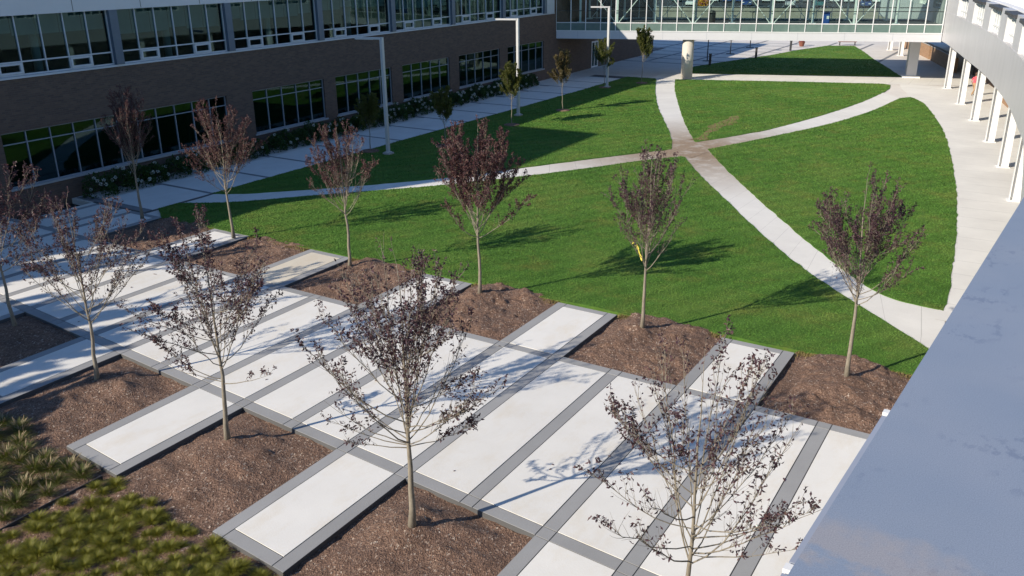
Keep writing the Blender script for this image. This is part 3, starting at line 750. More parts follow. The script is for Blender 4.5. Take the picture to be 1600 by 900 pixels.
# ------------------------------------------------------------------ shrubs along the brick building
def shrub(x, y, s, seed, nf, label):
    rg = np.random.default_rng(seed); root = thing('flowering_shrub', label, 'shrub', (x, y, -.03), 0, 'white flowering shrubs along the brick building')
    n = 760; C = []; D = []
    for i in range(n):
        v = rvec(rg); v[2] = abs(v[2]); r = (.55+.45*rg.random()**.4)*(1+.22*mnoise.noise(Vector(v*2.2+seed)))
        C.append(np.array([v[0]*.62*r*s, v[1]*.62*r*s, .05+v[2]*.85*r*s])); D.append(v+rvec(rg)*.8)
    leaf_mesh('foliage', C, D, rg.uniform(.09, .16, n), .6, M['shrub'], root, rg)
    for i in range(nf):
        v = rvec(rg); v[2] = abs(v[2])*.8+.25; v[0] = abs(v[0]) if rg.random() < .8 else v[0]; v /= np.linalg.norm(v); c = np.array([v[0]*.66*s, v[1]*.66*s, .06+v[2]*.92*s]); C = []; D = []
        for k in range(30): w = rvec(rg); C.append(c+w*.042); D.append(w+rvec(rg)*.3)
        leaf_mesh('flower_head', C, D, rg.uniform(.04, .065, len(C)), .9, M['flower'], root, rg)
rg = random.Random(11)
bm = MB(); bm.prism([(-4.5, 8.9), (-2.9, 8.9), (-3.45, 53.2), (-6.0, 53.2)], -.2, -.045); structure(bm.build('mulch_bed', M['mulch']))
y = 9.3; k = 0
while y < 52.8:
    nf = rg.choice([2, 3, 5, 6, 8]); 
    pos = 'opposite the first lamp post' if 20 < y < 27 else 'near the far end of the wall' if y > 45 else 'below the long ground floor window' if y < 19 else 'below the middle windows'
    shrub(FACX(y)+.75+rg.uniform(-.1, .15), y, rg.uniform(.95, 1.3), 300+k, nf, 'dark green shrub with white flower heads, %s' % pos)
    y += rg.uniform(.95, 1.35); k += 1

# ------------------------------------------------------------------ brick building on the left
U0, U1, DEP, RT = -9.6, 84.0, 20.0, 10.3
bb = thing('brick_building', 'long two storey brown brick building with window bands, in shade along the left', 'building', (-4.34, 0, 0), math.atan(.03))
GW = [(-7.9, 4.1), (5.6, 18.56), (20.5, 26.65), (27.75, 33.7), (34.95, 41.0), (42.3, 48.6), (49.9, 56.45)]
SIL, HEAD, TRN = 1.02, 3.48, 2.95
UP = [4.72, 12.1, 19.3, 26.68, 34.1, 41.6, 49.2, 56.6]
DOOR = (66.9, 68.3)
w = MB()
w.box(-.35, U0, -.3, 0, DOOR[0]-.1, SIL-.1); w.box(-.35, DOOR[1]+.1, -.3, 0, U1, SIL-.1)
edges = [U0]+[v for g_ in GW for v in g_]+[DOOR[0]-.1]
for i in range(0, len(edges), 2): w.box(-.35, edges[i], SIL-.1, 0, edges[i+1], HEAD)
w.box(-.35, DOOR[1]+.1, SIL-.1, 0, U1, HEAD)
w.box(-.35, U0, HEAD, 0, U1, 5.74)
w.box(-.35, UP[-1]+.2, 5.74, 0, U1, RT)
w.box(-DEP, U0, -.3, -.35, U0+.35, RT); w.box(-DEP, U1-.35, -.3, -.35, U1, RT); w.box(-DEP, U0+.35, -.3, -DEP+.35, U1-.35, RT)
w.build('brick_wall', M['brick'], bb)
f = MB(); f.box(-.3, U0, 8.38, .10, UP[-1]+1.9, RT-.12); f.box(-.36, U0-.05, RT-.12, .16, UP[-1]+1.95, RT+.06)
for y in np.arange(U0+1.2, 58, 3.69): f.box(.10, y, 8.42, .112, y+.02, RT-.16, 1)
f.box(.10, U0, 9.2, .111, UP[-1]+1.9, 9.215, 1)
f.build('cornice', [M['fasciaW'], M['joint']], bb)
s = MB(); s.box(-.3, U0, 5.742, .07, UP[-1]+1.9, 5.83); s.box(-.3, UP[-1]+.25, 5.84, .03, UP[-1]+1.9, 8.37); s.build('string_course', M['whitetrim'], bb)
r_ = MB(); r_.box(-DEP, U0+.36, RT-.5, -.36, U1-.36, RT-.35); r_.build('roof', M['roofw'], bb)
inn = MB()
for z0, z1 in ((-.05, 0.0), (4.2, 4.95)): inn.box(-8, U0+.4, z0, -.36, U1-.4, z1, 0)
inn.box(-8.2, U0+.4, 0, -8, U1-.4, RT-.6, 1)
inn.box(-8, U0+.4, 3.6, -.36, U1-.4, 3.65, 2); inn.box(-8, U0+.4, 8.5, -.36, U1-.4, 8.55, 2)
for y in np.arange(5, 60, 14.8): inn.box(-8, y, 0, -5, y+.15, 3.6, 1); inn.box(-8, y+4, 4.95, -4.4, y+4.15, 8.5, 1)
inn.build('interior', [M['floorint'], M['interior'], M['ceil']], bb)
for k, y in enumerate(np.arange(8.9, 58, 7.42)):
    ic = MB(); ic.tube([(-1.5, y, 4.95), (-1.5, y, 8.5)], .19, 12); ic.build('interior_column', M['intcol'], bb, smooth=True)
for a, b_ in GW:
    n = max(1, round((b_-a)/1.2)); st = (b_-a)/n
    p = MB(); p.quad((-.16, a, SIL), (-.16, b_, SIL), (-.16, b_, HEAD), (-.16, a, HEAD)); pane = p.build('window', M['glass_left'], bb)
    fr = MB()
    for i in range(n+1):
        y = min(max(a+st*i, a+.03), b_-.03); fr.box(-.21, y-.022, SIL, -.10, y+.022, HEAD)
    for i in range(n):
        fr.box(-.205, a+st*i+.023, TRN-.022, -.105, a+st*(i+1)-.023, TRN+.022)
        fr.box(-.205, a+st*i+.031, SIL, -.105, a+st*(i+1)-.031, SIL+.05); fr.box(-.205, a+st*i+.031, HEAD-.05, -.105, a+st*(i+1)-.031, HEAD)
    fr.build('frame', M['greytrim'], pane)
    sl = MB(); sl.box(-.15, a-.1, SIL-.1, .07, b_+.1, SIL-.002); sl.build('sill', M['sill'], pane)
M['ceil_tone'] = plain('pale ceiling tone', (.30, .36, .35), .9)
k_ = 0; pil = [-9.5, -2.7]+UP
for y in pil:
    p = MB(); p.box(-.28, y-.22, 5.84, .14, y+.22, 8.375); p.build('pilaster', M['pilaster'], bb)
for a, b_ in zip(pil, pil[1:]):
    a += .22; b_ -= .22; n = 6; st = (b_-a)/n
    p = MB(); p.quad((-.12, a, 5.84), (-.12, b_, 5.84), (-.12, b_, 8.37), (-.12, a, 8.37)); pane = p.build('window', M['glass_left'], bb)
    fr = MB()
    for i in range(n+1):
        y = min(max(a+st*i, a+.03), b_-.03); fr.box(-.17, y-.022, 5.84, -.05, y+.022, 8.37)
    for i in range(n):
        fr.box(-.165, a+st*i+.03, 6.40, -.055, a+st*(i+1)-.03, 6.46); fr.box(-.165, a+st*i+.03, 5.84, -.055, a+st*(i+1)-.03, 5.91)
    fr.build('frame', M['whitetrim'], pane)
    zb_ = 7.15+.5*((k_*37) % 11)/11; k_ += 1; bl_ = MB()
    for i in range(n): bl_.box(-.44, a+st*i+.02, zb_+(.12 if (i*7+k_) % 5 == 0 else 0), -.43, a+st*(i+1)-.02, 8.36)
    bl_.build('ceiling_tone_panel', M['ceil_tone'], pane)  # added panels: give the paler band of ceiling seen through the upper panes
    for i in (1, 4):
        y0, y1 = a+st*i+.03, a+st*(i+1)-.03; v = MB()
        for q in ((y0, 5.92, y0+.1, 6.39), (y1-.1, 5.92, y1, 6.39), (y0+.1, 5.92, y1-.1, 6.01), (y0+.1, 6.30, y1-.1, 6.39)): v.box(-.13, q[0], q[1], -.02, q[2], q[3])
        v.build('vent_sash', M['whitetrim'], pane)
d = MB()
for q in ((DOOR[0]-.1, 0, DOOR[0]+.02, 2.6), (DOOR[1]-.02, 0, DOOR[1]+.1, 2.6), (DOOR[0]+.02, 2.45, DOOR[1]-.02, 2.6), (DOOR[0]+.02, 0, DOOR[1]-.02, .14), ((DOOR[0]+DOOR[1])/2-.05, .14, (DOOR[0]+DOOR[1])/2+.05, 2.45)): d.box(-.12, q[0], q[1], .03, q[2], q[3])
dr = d.build('door', M['white'], bb)
p = MB(); p.quad((-.06, DOOR[0], .1), (-.06, DOOR[1], .1), (-.06, DOOR[1], 2.5), (-.06, DOOR[0], 2.5)); p.build('door_glass', M['glass_left'], dr)
p = MB(); p.tube([(.08, DOOR[0]+.55, .9), (.08, DOOR[0]+.55, 1.4)], .02, 6); p.build('handle', M['chrome'], dr)
p = MB(); p.box(-.02, DOOR[0]-.1, 2.6, .002, DOOR[1]+.1, HEAD); p.box(-.5, DOOR[1]+.5, 0, .004, DOOR[1]+1.9, 2.6, 1); p.build('door_surround_and_recess', [M['brick'], M['dark']], bb)  # flush dark block paints in the shade of the recess beside the door
st_ = MB(); st_.box(-9, -5.9, RT-.35, -.55, 6.0, 17.5); st_.box(-9.1, -6.0, 17.5, -.45, 6.1, 17.75, 1); st_.build('stair_tower', [M['brick'], M['fasciaW']], bb)

# ------------------------------------------------------------------ glass footbridge
bl, bd = math.hypot(31.68, 10.18), 7.0
br = thing('glass_bridge', 'glass walled pedestrian bridge with white fascia linking the two buildings', 'bridge', (-6.19, 58.92, 0), math.atan2(10.18, 31.68))
Z0, Z1, Z2, Z3, Z4 = 3.5, 4.23, 4.93, 8.8, 10.0
f = MB(); f.box(.0, -.02, Z0, bl, .22, Z1)
for x in np.arange(2.1, bl, 3.9): f.box(x, -.027, Z0+.04, x+.012, -.02, Z1-.05, 1)
f.box(0, -.06, Z1-.05, bl, -.022, Z1+.02, 2); f.build('fascia', [M['fasciaW'], M['greytrim'], M['white']], br)
f = MB(); f.box(0, bd-.22, Z0, bl, bd, Z1); f.build('fascia', M['fasciaW'], br)
f = MB(); f.box(.0, .23, Z0+.06, bl, bd-.23, Z0+.2); f.build('soffit', M['soffit'], br)
f = MB(); f.box(.0, .23, 4.62, bl, bd-.23, 4.86); f.build('floor', M['floorint'], br)
f = MB(); f.box(-.1, -.15, Z3, bl, bd+.15, Z4); f.build('roof', M['fasciaW'], br)
NB = 24; stp = (bl-.12)/NB
for side, yy in ((0, .02), (1, bd-.02)):
    for i in range(NB):
        x0, x1 = .06+stp*i, .06+stp*(i+1)
        p = MB(); p.quad((x0, yy, Z2), (x1, yy, Z2), (x1, yy, Z3), (x0, yy, Z3)); pane = p.build('window', M['glass_bridge'], br)
        p = MB(); p.box(x0+.03, yy-.015, Z1+.021, x1-.03, yy+.015, Z2-.035); p.build('spandrel_panel', M['spandrel'], pane)
        p = MB(); e_ = -.07 if side == 0 else -.03
        p.box(x0-.033, yy+e_, Z1+.02, x0+.033, yy+e_+.1, Z3); p.box(x0+.034, yy+e_+.02, Z2-.035, x1-.034, yy+e_+.09, Z2+.035)
        if i == NB-1: p.box(x1-.033, yy+e_, Z1+.02, x1+.033, yy+e_+.1, Z3)
        p.build('frame', M['white'], pane)
tr_x = np.arange(2.2, bl-.5, 3.43)
for side, yy in ((0, .75), (1, bd-.75)):
    for i, x in enumerate(tr_x):
        p = MB(); p.box(x-.09, yy-.09, 4.86, x+.09, yy+.09, Z3)
        p.box(x-.28, yy-.2, 4.86, x+.28, yy+.2, 4.97); p.build('truss_post', M['white'], br)
        if i+1 < len(tr_x):
            x2 = tr_x[i+1]; p = MB()
            if (i+side) % 2 == 0: p.bar((x2-.2, yy, 4.98), (x+.15, yy, Z3-.1), .065)
            else: p.bar((x+.2, yy, 4.98), (x2-.15, yy, Z3-.1), .065)
            p.build('truss_brace', M['white'], br)
    p = MB(); p.tube([(0, yy-.35 if side == 0 else yy+.35, 5.95), (bl, yy-.35 if side == 0 else yy+.35, 5.95)], .04, 6); p.build('handrail', M['dark'], br)
for cxx in (12.2,):
    p = MB(); p.lathe([(.52, -.05), (.52, 3.58)], (cxx, .72, 0), 24)
    o = p.build('support_column', concrete('cast concrete', (.62, .58, .50), .08, (.5, .42, .34), .4).mat, br, smooth=False)
    for pl in o.data.polygons: pl.use_smooth = len(pl.vertices) == 4
p = MB(); p.box(bl-1.55, 4.5, -.05, bl-.7, 5.3, 3.56); p.build('support_column', M['fasciaW'], br)
p = MB(); p.box(bl-1.9, 4.2, -.05, bl-.4, 5.6, .1); p.build('column_base', M['white'], br)
# things standing on the bridge
def bridge_pt(x, y, z): a = math.atan2(10.18, 31.68); return (-6.19+x*math.cos(a)-y*math.sin(a), 58.92+x*math.sin(a)+y*math.cos(a), z)
bn = thing('recycling_bin', 'blue recycling bin standing behind the bridge glass', 'bin', bridge_pt(23.9, .95, 4.86), math.atan2(10.18, 31.68))
p = MB(); p.prism([(-.3, -.3), (.3, -.3), (.3, .3), (-.3, .3)], 0, .95); p.build('body', M['blue'], bn, bevel=.03)
p = MB(); p.box(-.33, -.33, .955, .33, .33, 1.06); p.box(-.15, -.34, .98, .15, -.331, 1.03, 1); p.build('lid', [M['blue'], M['black']], bn)
p = MB(); p.box(.02, -.309, .45, .22, -.301, .7); p.build('notice', M['white'], bn)
bn = thing('trash_bin', 'black trash bin standing behind the bridge glass above the round column', 'bin', bridge_pt(14.15, .95, 4.86), math.atan2(10.18, 31.68))
p = MB(); p.lathe([(.25, 0), (.29, .05), (.31, .9), (.28, .93)], seg=16); p.build('body', M['black'], bn)
p = MB(); p.lathe([(.31, .935), (.27, 1.08), (.12, 1.14)], seg=16); p.build('lid', M['dark'], bn)

# ------------------------------------------------------------------ curved building on the right
RC = [(34.47, -42), (34.47, -14), (34.45, 0), (34.3, 12), (33.9, 22.8), (33.47, 27.1), (32.72, 33.5), (31.67, 40.3), (30.5, 46.8), (28.85, 54.5), (27.24, 61.9), (25.75, 68.3), (22.4, 80), (18.6, 92), (14.0, 105)]
RS = spline(RC, 10); RA = np.array(RS); RD = np.concatenate([[0], np.cumsum(np.hypot(*np.diff(RA, axis=0).T))])
def ring(s, off=0.0):
    """point at arc length s, moved off metres inward (away from the court)"""
    x = np.interp(s, RD, RA[:, 0]); y = np.interp(s, RD, RA[:, 1]); x2 = np.interp(s+.3, RD, RA[:, 0]); y2 = np.interp(s+.3, RD, RA[:, 1]); x1 = np.interp(s-.3, RD, RA[:, 0]); y1 = np.interp(s-.3, RD, RA[:, 1])
    d = Vector((x2-x1, y2-y1)).normalized(); return Vector((x+d.y*off, y-d.x*off))
def s_of_y(y): return float(np.interp(y, RA[:, 1], RD))
def ring_sweep(mb, s0, s1, prof, n, m=0, close=True):
    """sweep a closed (off, z) profile along the ring"""
    st = np.linspace(s0, s1, n+1); k = len(prof); n0 = len(mb.v)
    for s_ in st:
        for o_, z in prof: q = ring(s_, o_); mb.v.append((q.x, q.y, z))
    for i in range(n):
        for j in range(k):
            a = n0+i*k+j; b_ = n0+i*k+(j+1) % k; mb.f.append((a, a+k, b_+k, b_)); mb.m.append(m)
    mb.f.append(tuple(n0+j for j in range(k))[::-1]); mb.f.append(tuple(n0+n*k+j for j in range(k))); mb.m += [m, m]
cb = thing('curved_building', 'curved light grey metal clad building raised on white columns, on the right', 'building', (0, 0, 0))
SA, SB = s_of_y(8), s_of_y(104)
f = MB(); ring_sweep(f, SA, SB, [(0, 3.6), (0, 6.0), (.3, 6.0), (.3, 3.6)], 90)
for y in np.arange(12, 104, 3.75):
    s_ = s_of_y(y); a, b_ = ring(s_, -.006), ring(s_+.015, -.006); f.quad((*a, 3.62), (*b_, 3.62), (*b_, 5.98), (*a, 5.98), 1)
f.build('fascia', [M['ringmetal'], M['whitetrim']], cb)
f = MB(); ring_sweep(f, SA, SB, [(.31, 3.75), (.31, 3.95), (9.5, 3.95), (9.5, 3.75)], 60); f.build('soffit', M['soffit'], cb)
f = MB(); ring_sweep(f, SA, SB, [(.32, 5.9), (.32, 6.05), (9.5, 6.05), (9.5, 5.9)], 60); f.build('floor', M['floorint'], cb)
# windows and the piers between them
wins = [(s_of_y(a), s_of_y(b_)) for a, b_ in [(14.6, 19.1), (21.9, 26.4), (29.6, 33.9), (36.6, 40.6), (43.2, 47.8), (50.3, 55.0), (58.1, 63.4), (72, 76), (79, 83), (86, 90), (93, 97)]]
prev = SA
for a, b_ in wins+[(SB, SB)]:
    p = MB(); ring_sweep(p, prev, a, [(0.02, 6.0), (0.02, 7.62), (.45, 7.62), (.45, 6.0)], 6)
    p.build('pier', M['ringmetal'], cb); prev = b_
for a, b_ in wins:
    p = MB(); n = 8
    for i in range(n): q0, q1 = ring(a+(b_-a)*i/n, .3), ring(a+(b_-a)*(i+1)/n, .3); p.quad((*q0, 6.0), (*q1, 6.0), (*q1, 7.4), (*q0, 7.4))
    pane = p.build('window', M['glass_ring'], cb)
    fr = MB(); nm = 5
    for i in range(nm+1):
        s_ = a+.06+(b_-a-.12)*i/nm; q0 = ring(s_, .02 if i in (0, nm) else .24); q1 = ring(s_, .33); fr.bar((q0.x, q0.y, 6.7), (q1.x, q1.y, 6.7), .10 if i in (0, nm) else .07, 1.39)
    for z in (6.04, 6.42, 7.36):
        for i in range(nm): q0 = ring(a+.11+(b_-a-.12)*i/nm, .26); q1 = ring(a+.01+(b_-a-.12)*(i+1)/nm, .26); fr.bar((q0.x, q0.y, z), (q1.x, q1.y, z), .1, .07)
    fr.build('frame', M['white'], pane)
    lv = MB()
    for i in range(14):
        s_ = a+(b_-a)*(i+.2)/14; q0, q1 = ring(s_, -.16), ring(s_+(b_-a)/14*.62, -.16); q2, q3 = ring(s_, .42), ring(s_+(b_-a)/14*.62, .42)
        lv.prism([tuple(q0), tuple(q1), tuple(q3), tuple(q2)], 7.43, 7.60)
    lv.build('sunshade', M['dark'], cb)
f = MB(); ring_sweep(f, SA, SB, [(.46, 7.5), (.46, 7.66), (9.5, 7.9), (9.5, 7.5)], 90)
# standing seams on the roof
for s_ in np.arange(SA+.3, SB, .95):
    q0, q1 = ring(s_, .8), ring(s_, 9.4); f.bar((q0.x, q0.y, 7.70), (q1.x, q1.y, 7.92), .06, .09)
f.build('roof', M['roofw'], cb)
f = MB(); ring_sweep(f, SA, SB, [(4.3, 7.78), (4.3, 10.2), (9.4, 10.2), (9.4, 7.78)], 60); f.build('clerestory', M['fasciaW'], cb)
f = MB()
for s_ in np.arange(SA+1, SB-1, 1.25): 
    q0, q1 = ring(s_, 4.26), ring(s_+.85, 4.26); f.bar((q0.x, q0.y, 8.9), (q1.x, q1.y, 8.9), .05, 1.5)
f.build('clerestory_windows', M['dark'], cb)
f = MB(); ring_sweep(f, SA, SB, [(9.5, -.1), (9.5, 7.9), (9.8, 7.9), (9.8, -.1)], 60); f.build('back_wall', M['fasciaW'], cb)
cols_y = [66.67, 58.21, 50.96, 43.51, 36.47, 29.22, 21.9, 14.6, 85.5, 92.27, 98.34]
for y in cols_y:
    s_ = s_of_y(y)+.1; c_ = ring(s_, .62); d_ = (ring(s_+.2, .62)-ring(s_-.2, .62)).normalized(); nrm = Vector((d_.y, -d_.x))
    p = MB()
    def rect(u0, u1, v0, v1): return [tuple(c_+d_*u+nrm*v) for u, v in ((u0, v0), (u1, v0), (u1, v1), (u0, v1))]
    p.prism(rect(-.19, .19, -.24, -.21), 0, 3.76); p.prism(rect(-.19, .19, .21, .24), 0, 3.76); p.prism(rect(-.02, .02, -.209, .209), 0, 3.76)
    p.prism(rect(-.28, .28, -.33, .33), -.05, .035)
    p.build('column', M['white'], cb)
# brick walls of the ground floor behind the colonnade
f = MB(); ring_sweep(f, s_of_y(63.5), s_of_y(76.5), [(4.4, -.1), (4.4, 3.74), (4.7, 3.74), (4.7, -.1)], 10)
f.build('ground_floor_wall', M['brick'], cb)
for y0, y1, of in ((77.6, 88.6, 2.9), (89.4, 95.5, 2.9), (96.2, 103, 2.9), (55.5, 62.2, 3.6)):
    f = MB(); ring_sweep(f, s_of_y(y0), s_of_y(y1), [(of, -.1), (of, 1.35 if y0 > 60 else 1.2), (of+.35, 1.35 if y0 > 60 else 1.2), (of+.35, -.1)], 8)
    ring_sweep(f, s_of_y(y0), s_of_y(y1), [(of-.05, 1.352), (of-.05, 1.43), (of+.4, 1.43), (of+.4, 1.352)] if y0 > 60 else [(of-.05, 1.202), (of-.05, 1.28), (of+.4, 1.28), (of+.4, 1.202)], 8, 1)
    o = f.build('low_brick_wall', [M['tanbrick'], M['sill']])
    pos = {77.6: 'nearest the bridge end', 89.4: 'second past the bridge end', 96.2: 'farthest along the colonnade', 55.5: 'behind the walking person'}[y0]
    tag(o, 'low tan brick wall under the curved building, %s' % pos, 'wall')

# pavement that follows the curved building
def ring_path(e, n=60):
    yy = np.linspace(12.6, 68, n); E_ = np.array(spline(EDGE[::-1]+[(24.4, 62.5), (23.4, 66), (22.2, 73)], 8)); E_ = E_[np.argsort(E_[:, 1])]
    ex = np.interp(yy, E_[:, 1], E_[:, 0]); me = bpy.data.meshes.new('path'); V = []; F = []
    for y, x in zip(yy, ex): q = ring(s_of_y(y), 4.5); V += [(x-.12, y, -.003), (q.x, y, -.003)]
    for i in range(n-1): F.append((2*i, 2*i+1, 2*i+3, 2*i+2))
    me.from_pydata(V, [], F); uv = me.uv_layers.new(name='UVMap'); s_ = np.concatenate([[0], np.cumsum(np.hypot(np.diff(yy), np.diff(ex)))])
    for pl in me.polygons:
        for li in pl.loop_indices: vi = me.loops[li].vertex_index; uv.data[li].uv = (s_[vi//2], vi % 2)
    me.materials.append(M['path']); o = bpy.data.objects.new('path', me); COL.objects.link(o); return structure(o)
ring_path(EDGE)

# the part of the building the picture is taken from: its wall and wide metal coping
t = NT('dark teal glazing'); t.color((.035, .06, .062)); t.set(Roughness=.15); M['darkglaze'] = t.mat
nb = thing('parapet_building', 'near building with a blue grey metal coping that fills the lower right corner', 'building', (34.36, -13.9, 0))
CE = lambda y: .068*y if y > 0 else .02*y    # coping edge, local coordinates
f = MB(); f.prism([(CE(-26)+.12, -26), (CE(0)+.12, 0), (CE(13)+.12, 13), (14, 13), (14, -26)], -.3, 9.3); f.build('wall', M['darkglaze'], nb)
f = MB(); f.prism([(CE(.0886), .0886), (CE(6), 6), (CE(13.1), 13.1), (2.0, 13.1), (2.0, -.2554)], 9.302, 9.5)
f.build('coping', M['parapet'], nb)
f = MB(); f.prism([(CE(-26), -26), (CE(0), 0), (CE(.088), .088), (2.0, -.256), (2.0, -26)], 9.302, 9.5)
f.build('coping', M['parapet'], nb)
f = MB(); f.prism([(CE(-6)-.018, -6), (CE(.04)-.018, .04), (CE(.04)-.002, .04), (CE(-6)-.002, -6)], 9.36, 9.475)
f.prism([(CE(.075)-.018, .075), (CE(.68)-.018, .68), (CE(.68)-.002, .68), (CE(.075)-.002, .075)], 9.36, 9.475); f.build('drip_edge', plain('light coping trim', (.30, .335, .42), .6), nb)
for y_ in (.043, .684):
    f = MB(); f.prism([(CE(y_)-.0195, y_+.004), (CE(y_+.018)-.0195, y_+.022), (CE(y_+.018)-.001, y_+.022), (CE(y_)-.001, y_+.004)], 9.46, 9.479)
    f.build('joint_clip', M['white'], nb)

# ------------------------------------------------------------------ lamp posts
def lamp(x, y, h, label):
    r = thing('lamp_post', label, 'lamp post', (x, y, .0), 0, 'angular pale lamp posts along the walkway')
    p = MB(); p.prism([(-.24, -.24), (.24, -.24), (.24, .24), (-.24, .24)], 0, .12); p.build('base', M['kerb'], r, bevel=.02)
    p = MB(); p.prism([(-.085, -.085), (.085, -.085), (.085, .085), (-.085, .085)], .121, h); p.prism([(-.15, -.15), (.15, -.15), (.15, .15), (-.15, .15)], .1205, .16); p.build('pole', M['lamp'], r)
    a = math.radians(197); d = Vector((math.cos(a), math.sin(a), 0)); q = Vector((0, 0, h-.06))
    p = MB(); p.bar(q+d*.086, q+d*1.55, .2, .11); p.build('lamp_head', M['lamp'], r)
    p = MB(); p.bar(q+d*.5-Vector((0, 0, .062)), q+d*1.48-Vector((0, 0, .062)), .14, .01); p.build('lens', M['white'], r)
lamp(2.40, 23.49, 6.5, 'nearest pale lamp post, fully in shade, its arm against the brick wall')
lamp(2.19, 38.31, 6.65, 'middle pale lamp post with sunlit top, behind a young green tree')
lamp(1.46, 54.31, 6.7, 'pale lamp post whose arm stands in front of the glass bridge')

# ------------------------------------------------------------------ plaza beyond the bridge
fb = MB()
for k in range(7):
    x = -8.5+4.4*k; fb.prism([(x, 76), (x+.35, 76), (x+.45, 106), (x+.1, 106)], -.2, -.022)
for k in range(8):
    y = 74.5+3.9*k; fb.prism([(-30, y+1.2), (9-.2*k, y-.4), (9-.2*k, y-.1), (-30, y+1.5)], -.2, -.018)
structure(fb.build('far_paving_bands', M['walkband']))
def bollard(x, y, label):
    r = thing('bollard_light', label, 'bollard', (x, y, -.02), .3, 'dark bollard lights beyond the bridge')
    p = MB(); p.prism([(-.12, -.12), (.12, -.12), (.12, .12), (-.12, .12)], 0, 1.1); p.build('post', M['dark'], r)
    p = MB(); p.prism([(-.16, -.16), (.16, -.16), (.16, .16), (-.16, .16)], 1.101, 1.18); p.build('cap', M['black'], r)
bollard(3.56, 74.29, 'dark bollard light beside the round bridge column'); bollard(5.74, 82.95, 'dark bollard light at the middle of the far lawn edge'); bollard(6.83, 93.0, 'dark bollard light at the far tip of the far lawn')
def pole(x, y, label):
    r = thing('slim_lamp_pole', label, 'lamp post', (x, y, -.02), .2, 'slim dark lamp poles beyond the bridge')
    p = MB(); p.tube([(0, 0, 0), (0, 0, 4.1)], [.06, .045], 8); p.build('pole', M['dark'], r)
    p = MB(); p.prism([(-.45, -.3), (.45, -.3), (.45, .3), (-.45, .3)], 0, .06); p.build('base', M['dark'], r)
    p = MB(); p.lathe([(.06, 4.101), (.42, 4.18), (.40, 4.24), (.1, 4.3)], seg=12); p.build('lamp_head', M['dark'], r)
pole(1.88, 78.2, 'slim dark lamp pole seen just right of the round bridge column'); pole(1.71, 86.4, 'slim dark lamp pole in the middle of the shaded far plaza'); pole(1.4, 94.88, 'slim dark lamp pole farthest into the shaded plaza')
pl_ = thing('flower_pot', 'pot of red flowers at the edge of the far lawn, seen below the bridge', 'planter', (6.6, 99.0, -.02))
p = MB(); p.lathe([(.25, 0), (.4, .55), (.43, .58)], seg=14); p.build('pot', M['woodbench'], pl_)
rgx = np.random.default_rng(4); C = [np.array([0, 0, .75])+rvec(rgx)*np.array([.4, .4, .35])*rgx.random()**.3 for _ in range(260)]
leaf_mesh('flowers', C, [rvec(rgx) for _ in C], rgx.uniform(.1, .16, 260), .7, M['redfl'], pl_, rgx)
bn = thing('park_bench', 'reddish wooden bench at the tip of the far lawn, seen below the bridge', 'bench', (11.3, 102.6, -.03), .35)
p = MB()
for k in range(4): p.box(-1.1, -.28+.14*k, .44, 1.1, -.17+.14*k, .48)
p.build('seat', M['woodbench'], bn)
p = MB()
for k in range(3): p.box(-1.1, .29, .6+.14*k, 1.1, .33, .7+.14*k)
p.build('backrest', M['woodbench'], bn)
for x in (-.9, .9):
    p = MB(); p.box(x-.03, -.25, 0, x+.03, -.2, .438); p.box(x-.03, .24, 0, x+.03, .288, 1.0); p.box(x-.03, -.199, .39, x+.03, .239, .438); p.build('leg', M['dark'], bn)

# ------------------------------------------------------------------ car park beyond, seen through the bridge glass
rw = thing('retaining_wall', 'long pale stone retaining wall below the car park, seen through the bridge glass', 'wall', (0, 0, 0))
p = MB(); p.prism([(-140, 128), (40, 168), (40, 168.6), (-140, 128.6)], -.4, 1.5); p.build('wall', concrete('pale stone', (.30, .275, .235), .2).mat, rw)
p = MB(); p.prism([(-140, 127.9), (40, 167.9), (40, 168.7), (-140, 128.7)], 1.502, 1.62); p.build('coping', M['sill'], rw)
lot = MB(); lot.prism([(-160, 124.4), (60, 173.3), (60, 330), (-160, 330)], -.4, 1.3); structure(lot.build('car_park', M['asphalt']))
mk = MB()
LD = Vector((.976, .217)); LN = Vector((-.217, .976))
def lotp(u, v): p_ = Vector((-60, 147.2))+LD*u+LN*v; return p_.x, p_.y
for row in range(4):
    v0 = 6+row*17
    for k in range(34):
        a = lotp(-20+k*2.75, v0); b_ = lotp(-20+k*2.75, v0+5); c_ = Vector(LD)*.1; mk.poly([(a[0], a[1], 1.304), (a[0]+c_.x, a[1]+c_.y, 1.304), (b_[0]+c_.x, b_[1]+c_.y, 1.304), (b_[0], b_[1], 1.304)])
structure(mk.build('parking_lines', M['whitetrim']))
def paint(name, c): return plain('car paint '+name, c, .25, .0, .02)
CP = [('white', (.72, .72, .71)), ('silver', (.42, .43, .44)), ('black', (.015, .015, .018)), ('dark red', (.2, .02, .02)), ('teal', (.03, .14, .15)), ('grey', (.14, .145, .15)), ('blue', (.03, .06, .2)), ('beige', (.4, .36, .28))]
CPM = [paint(*c) for c in CP]
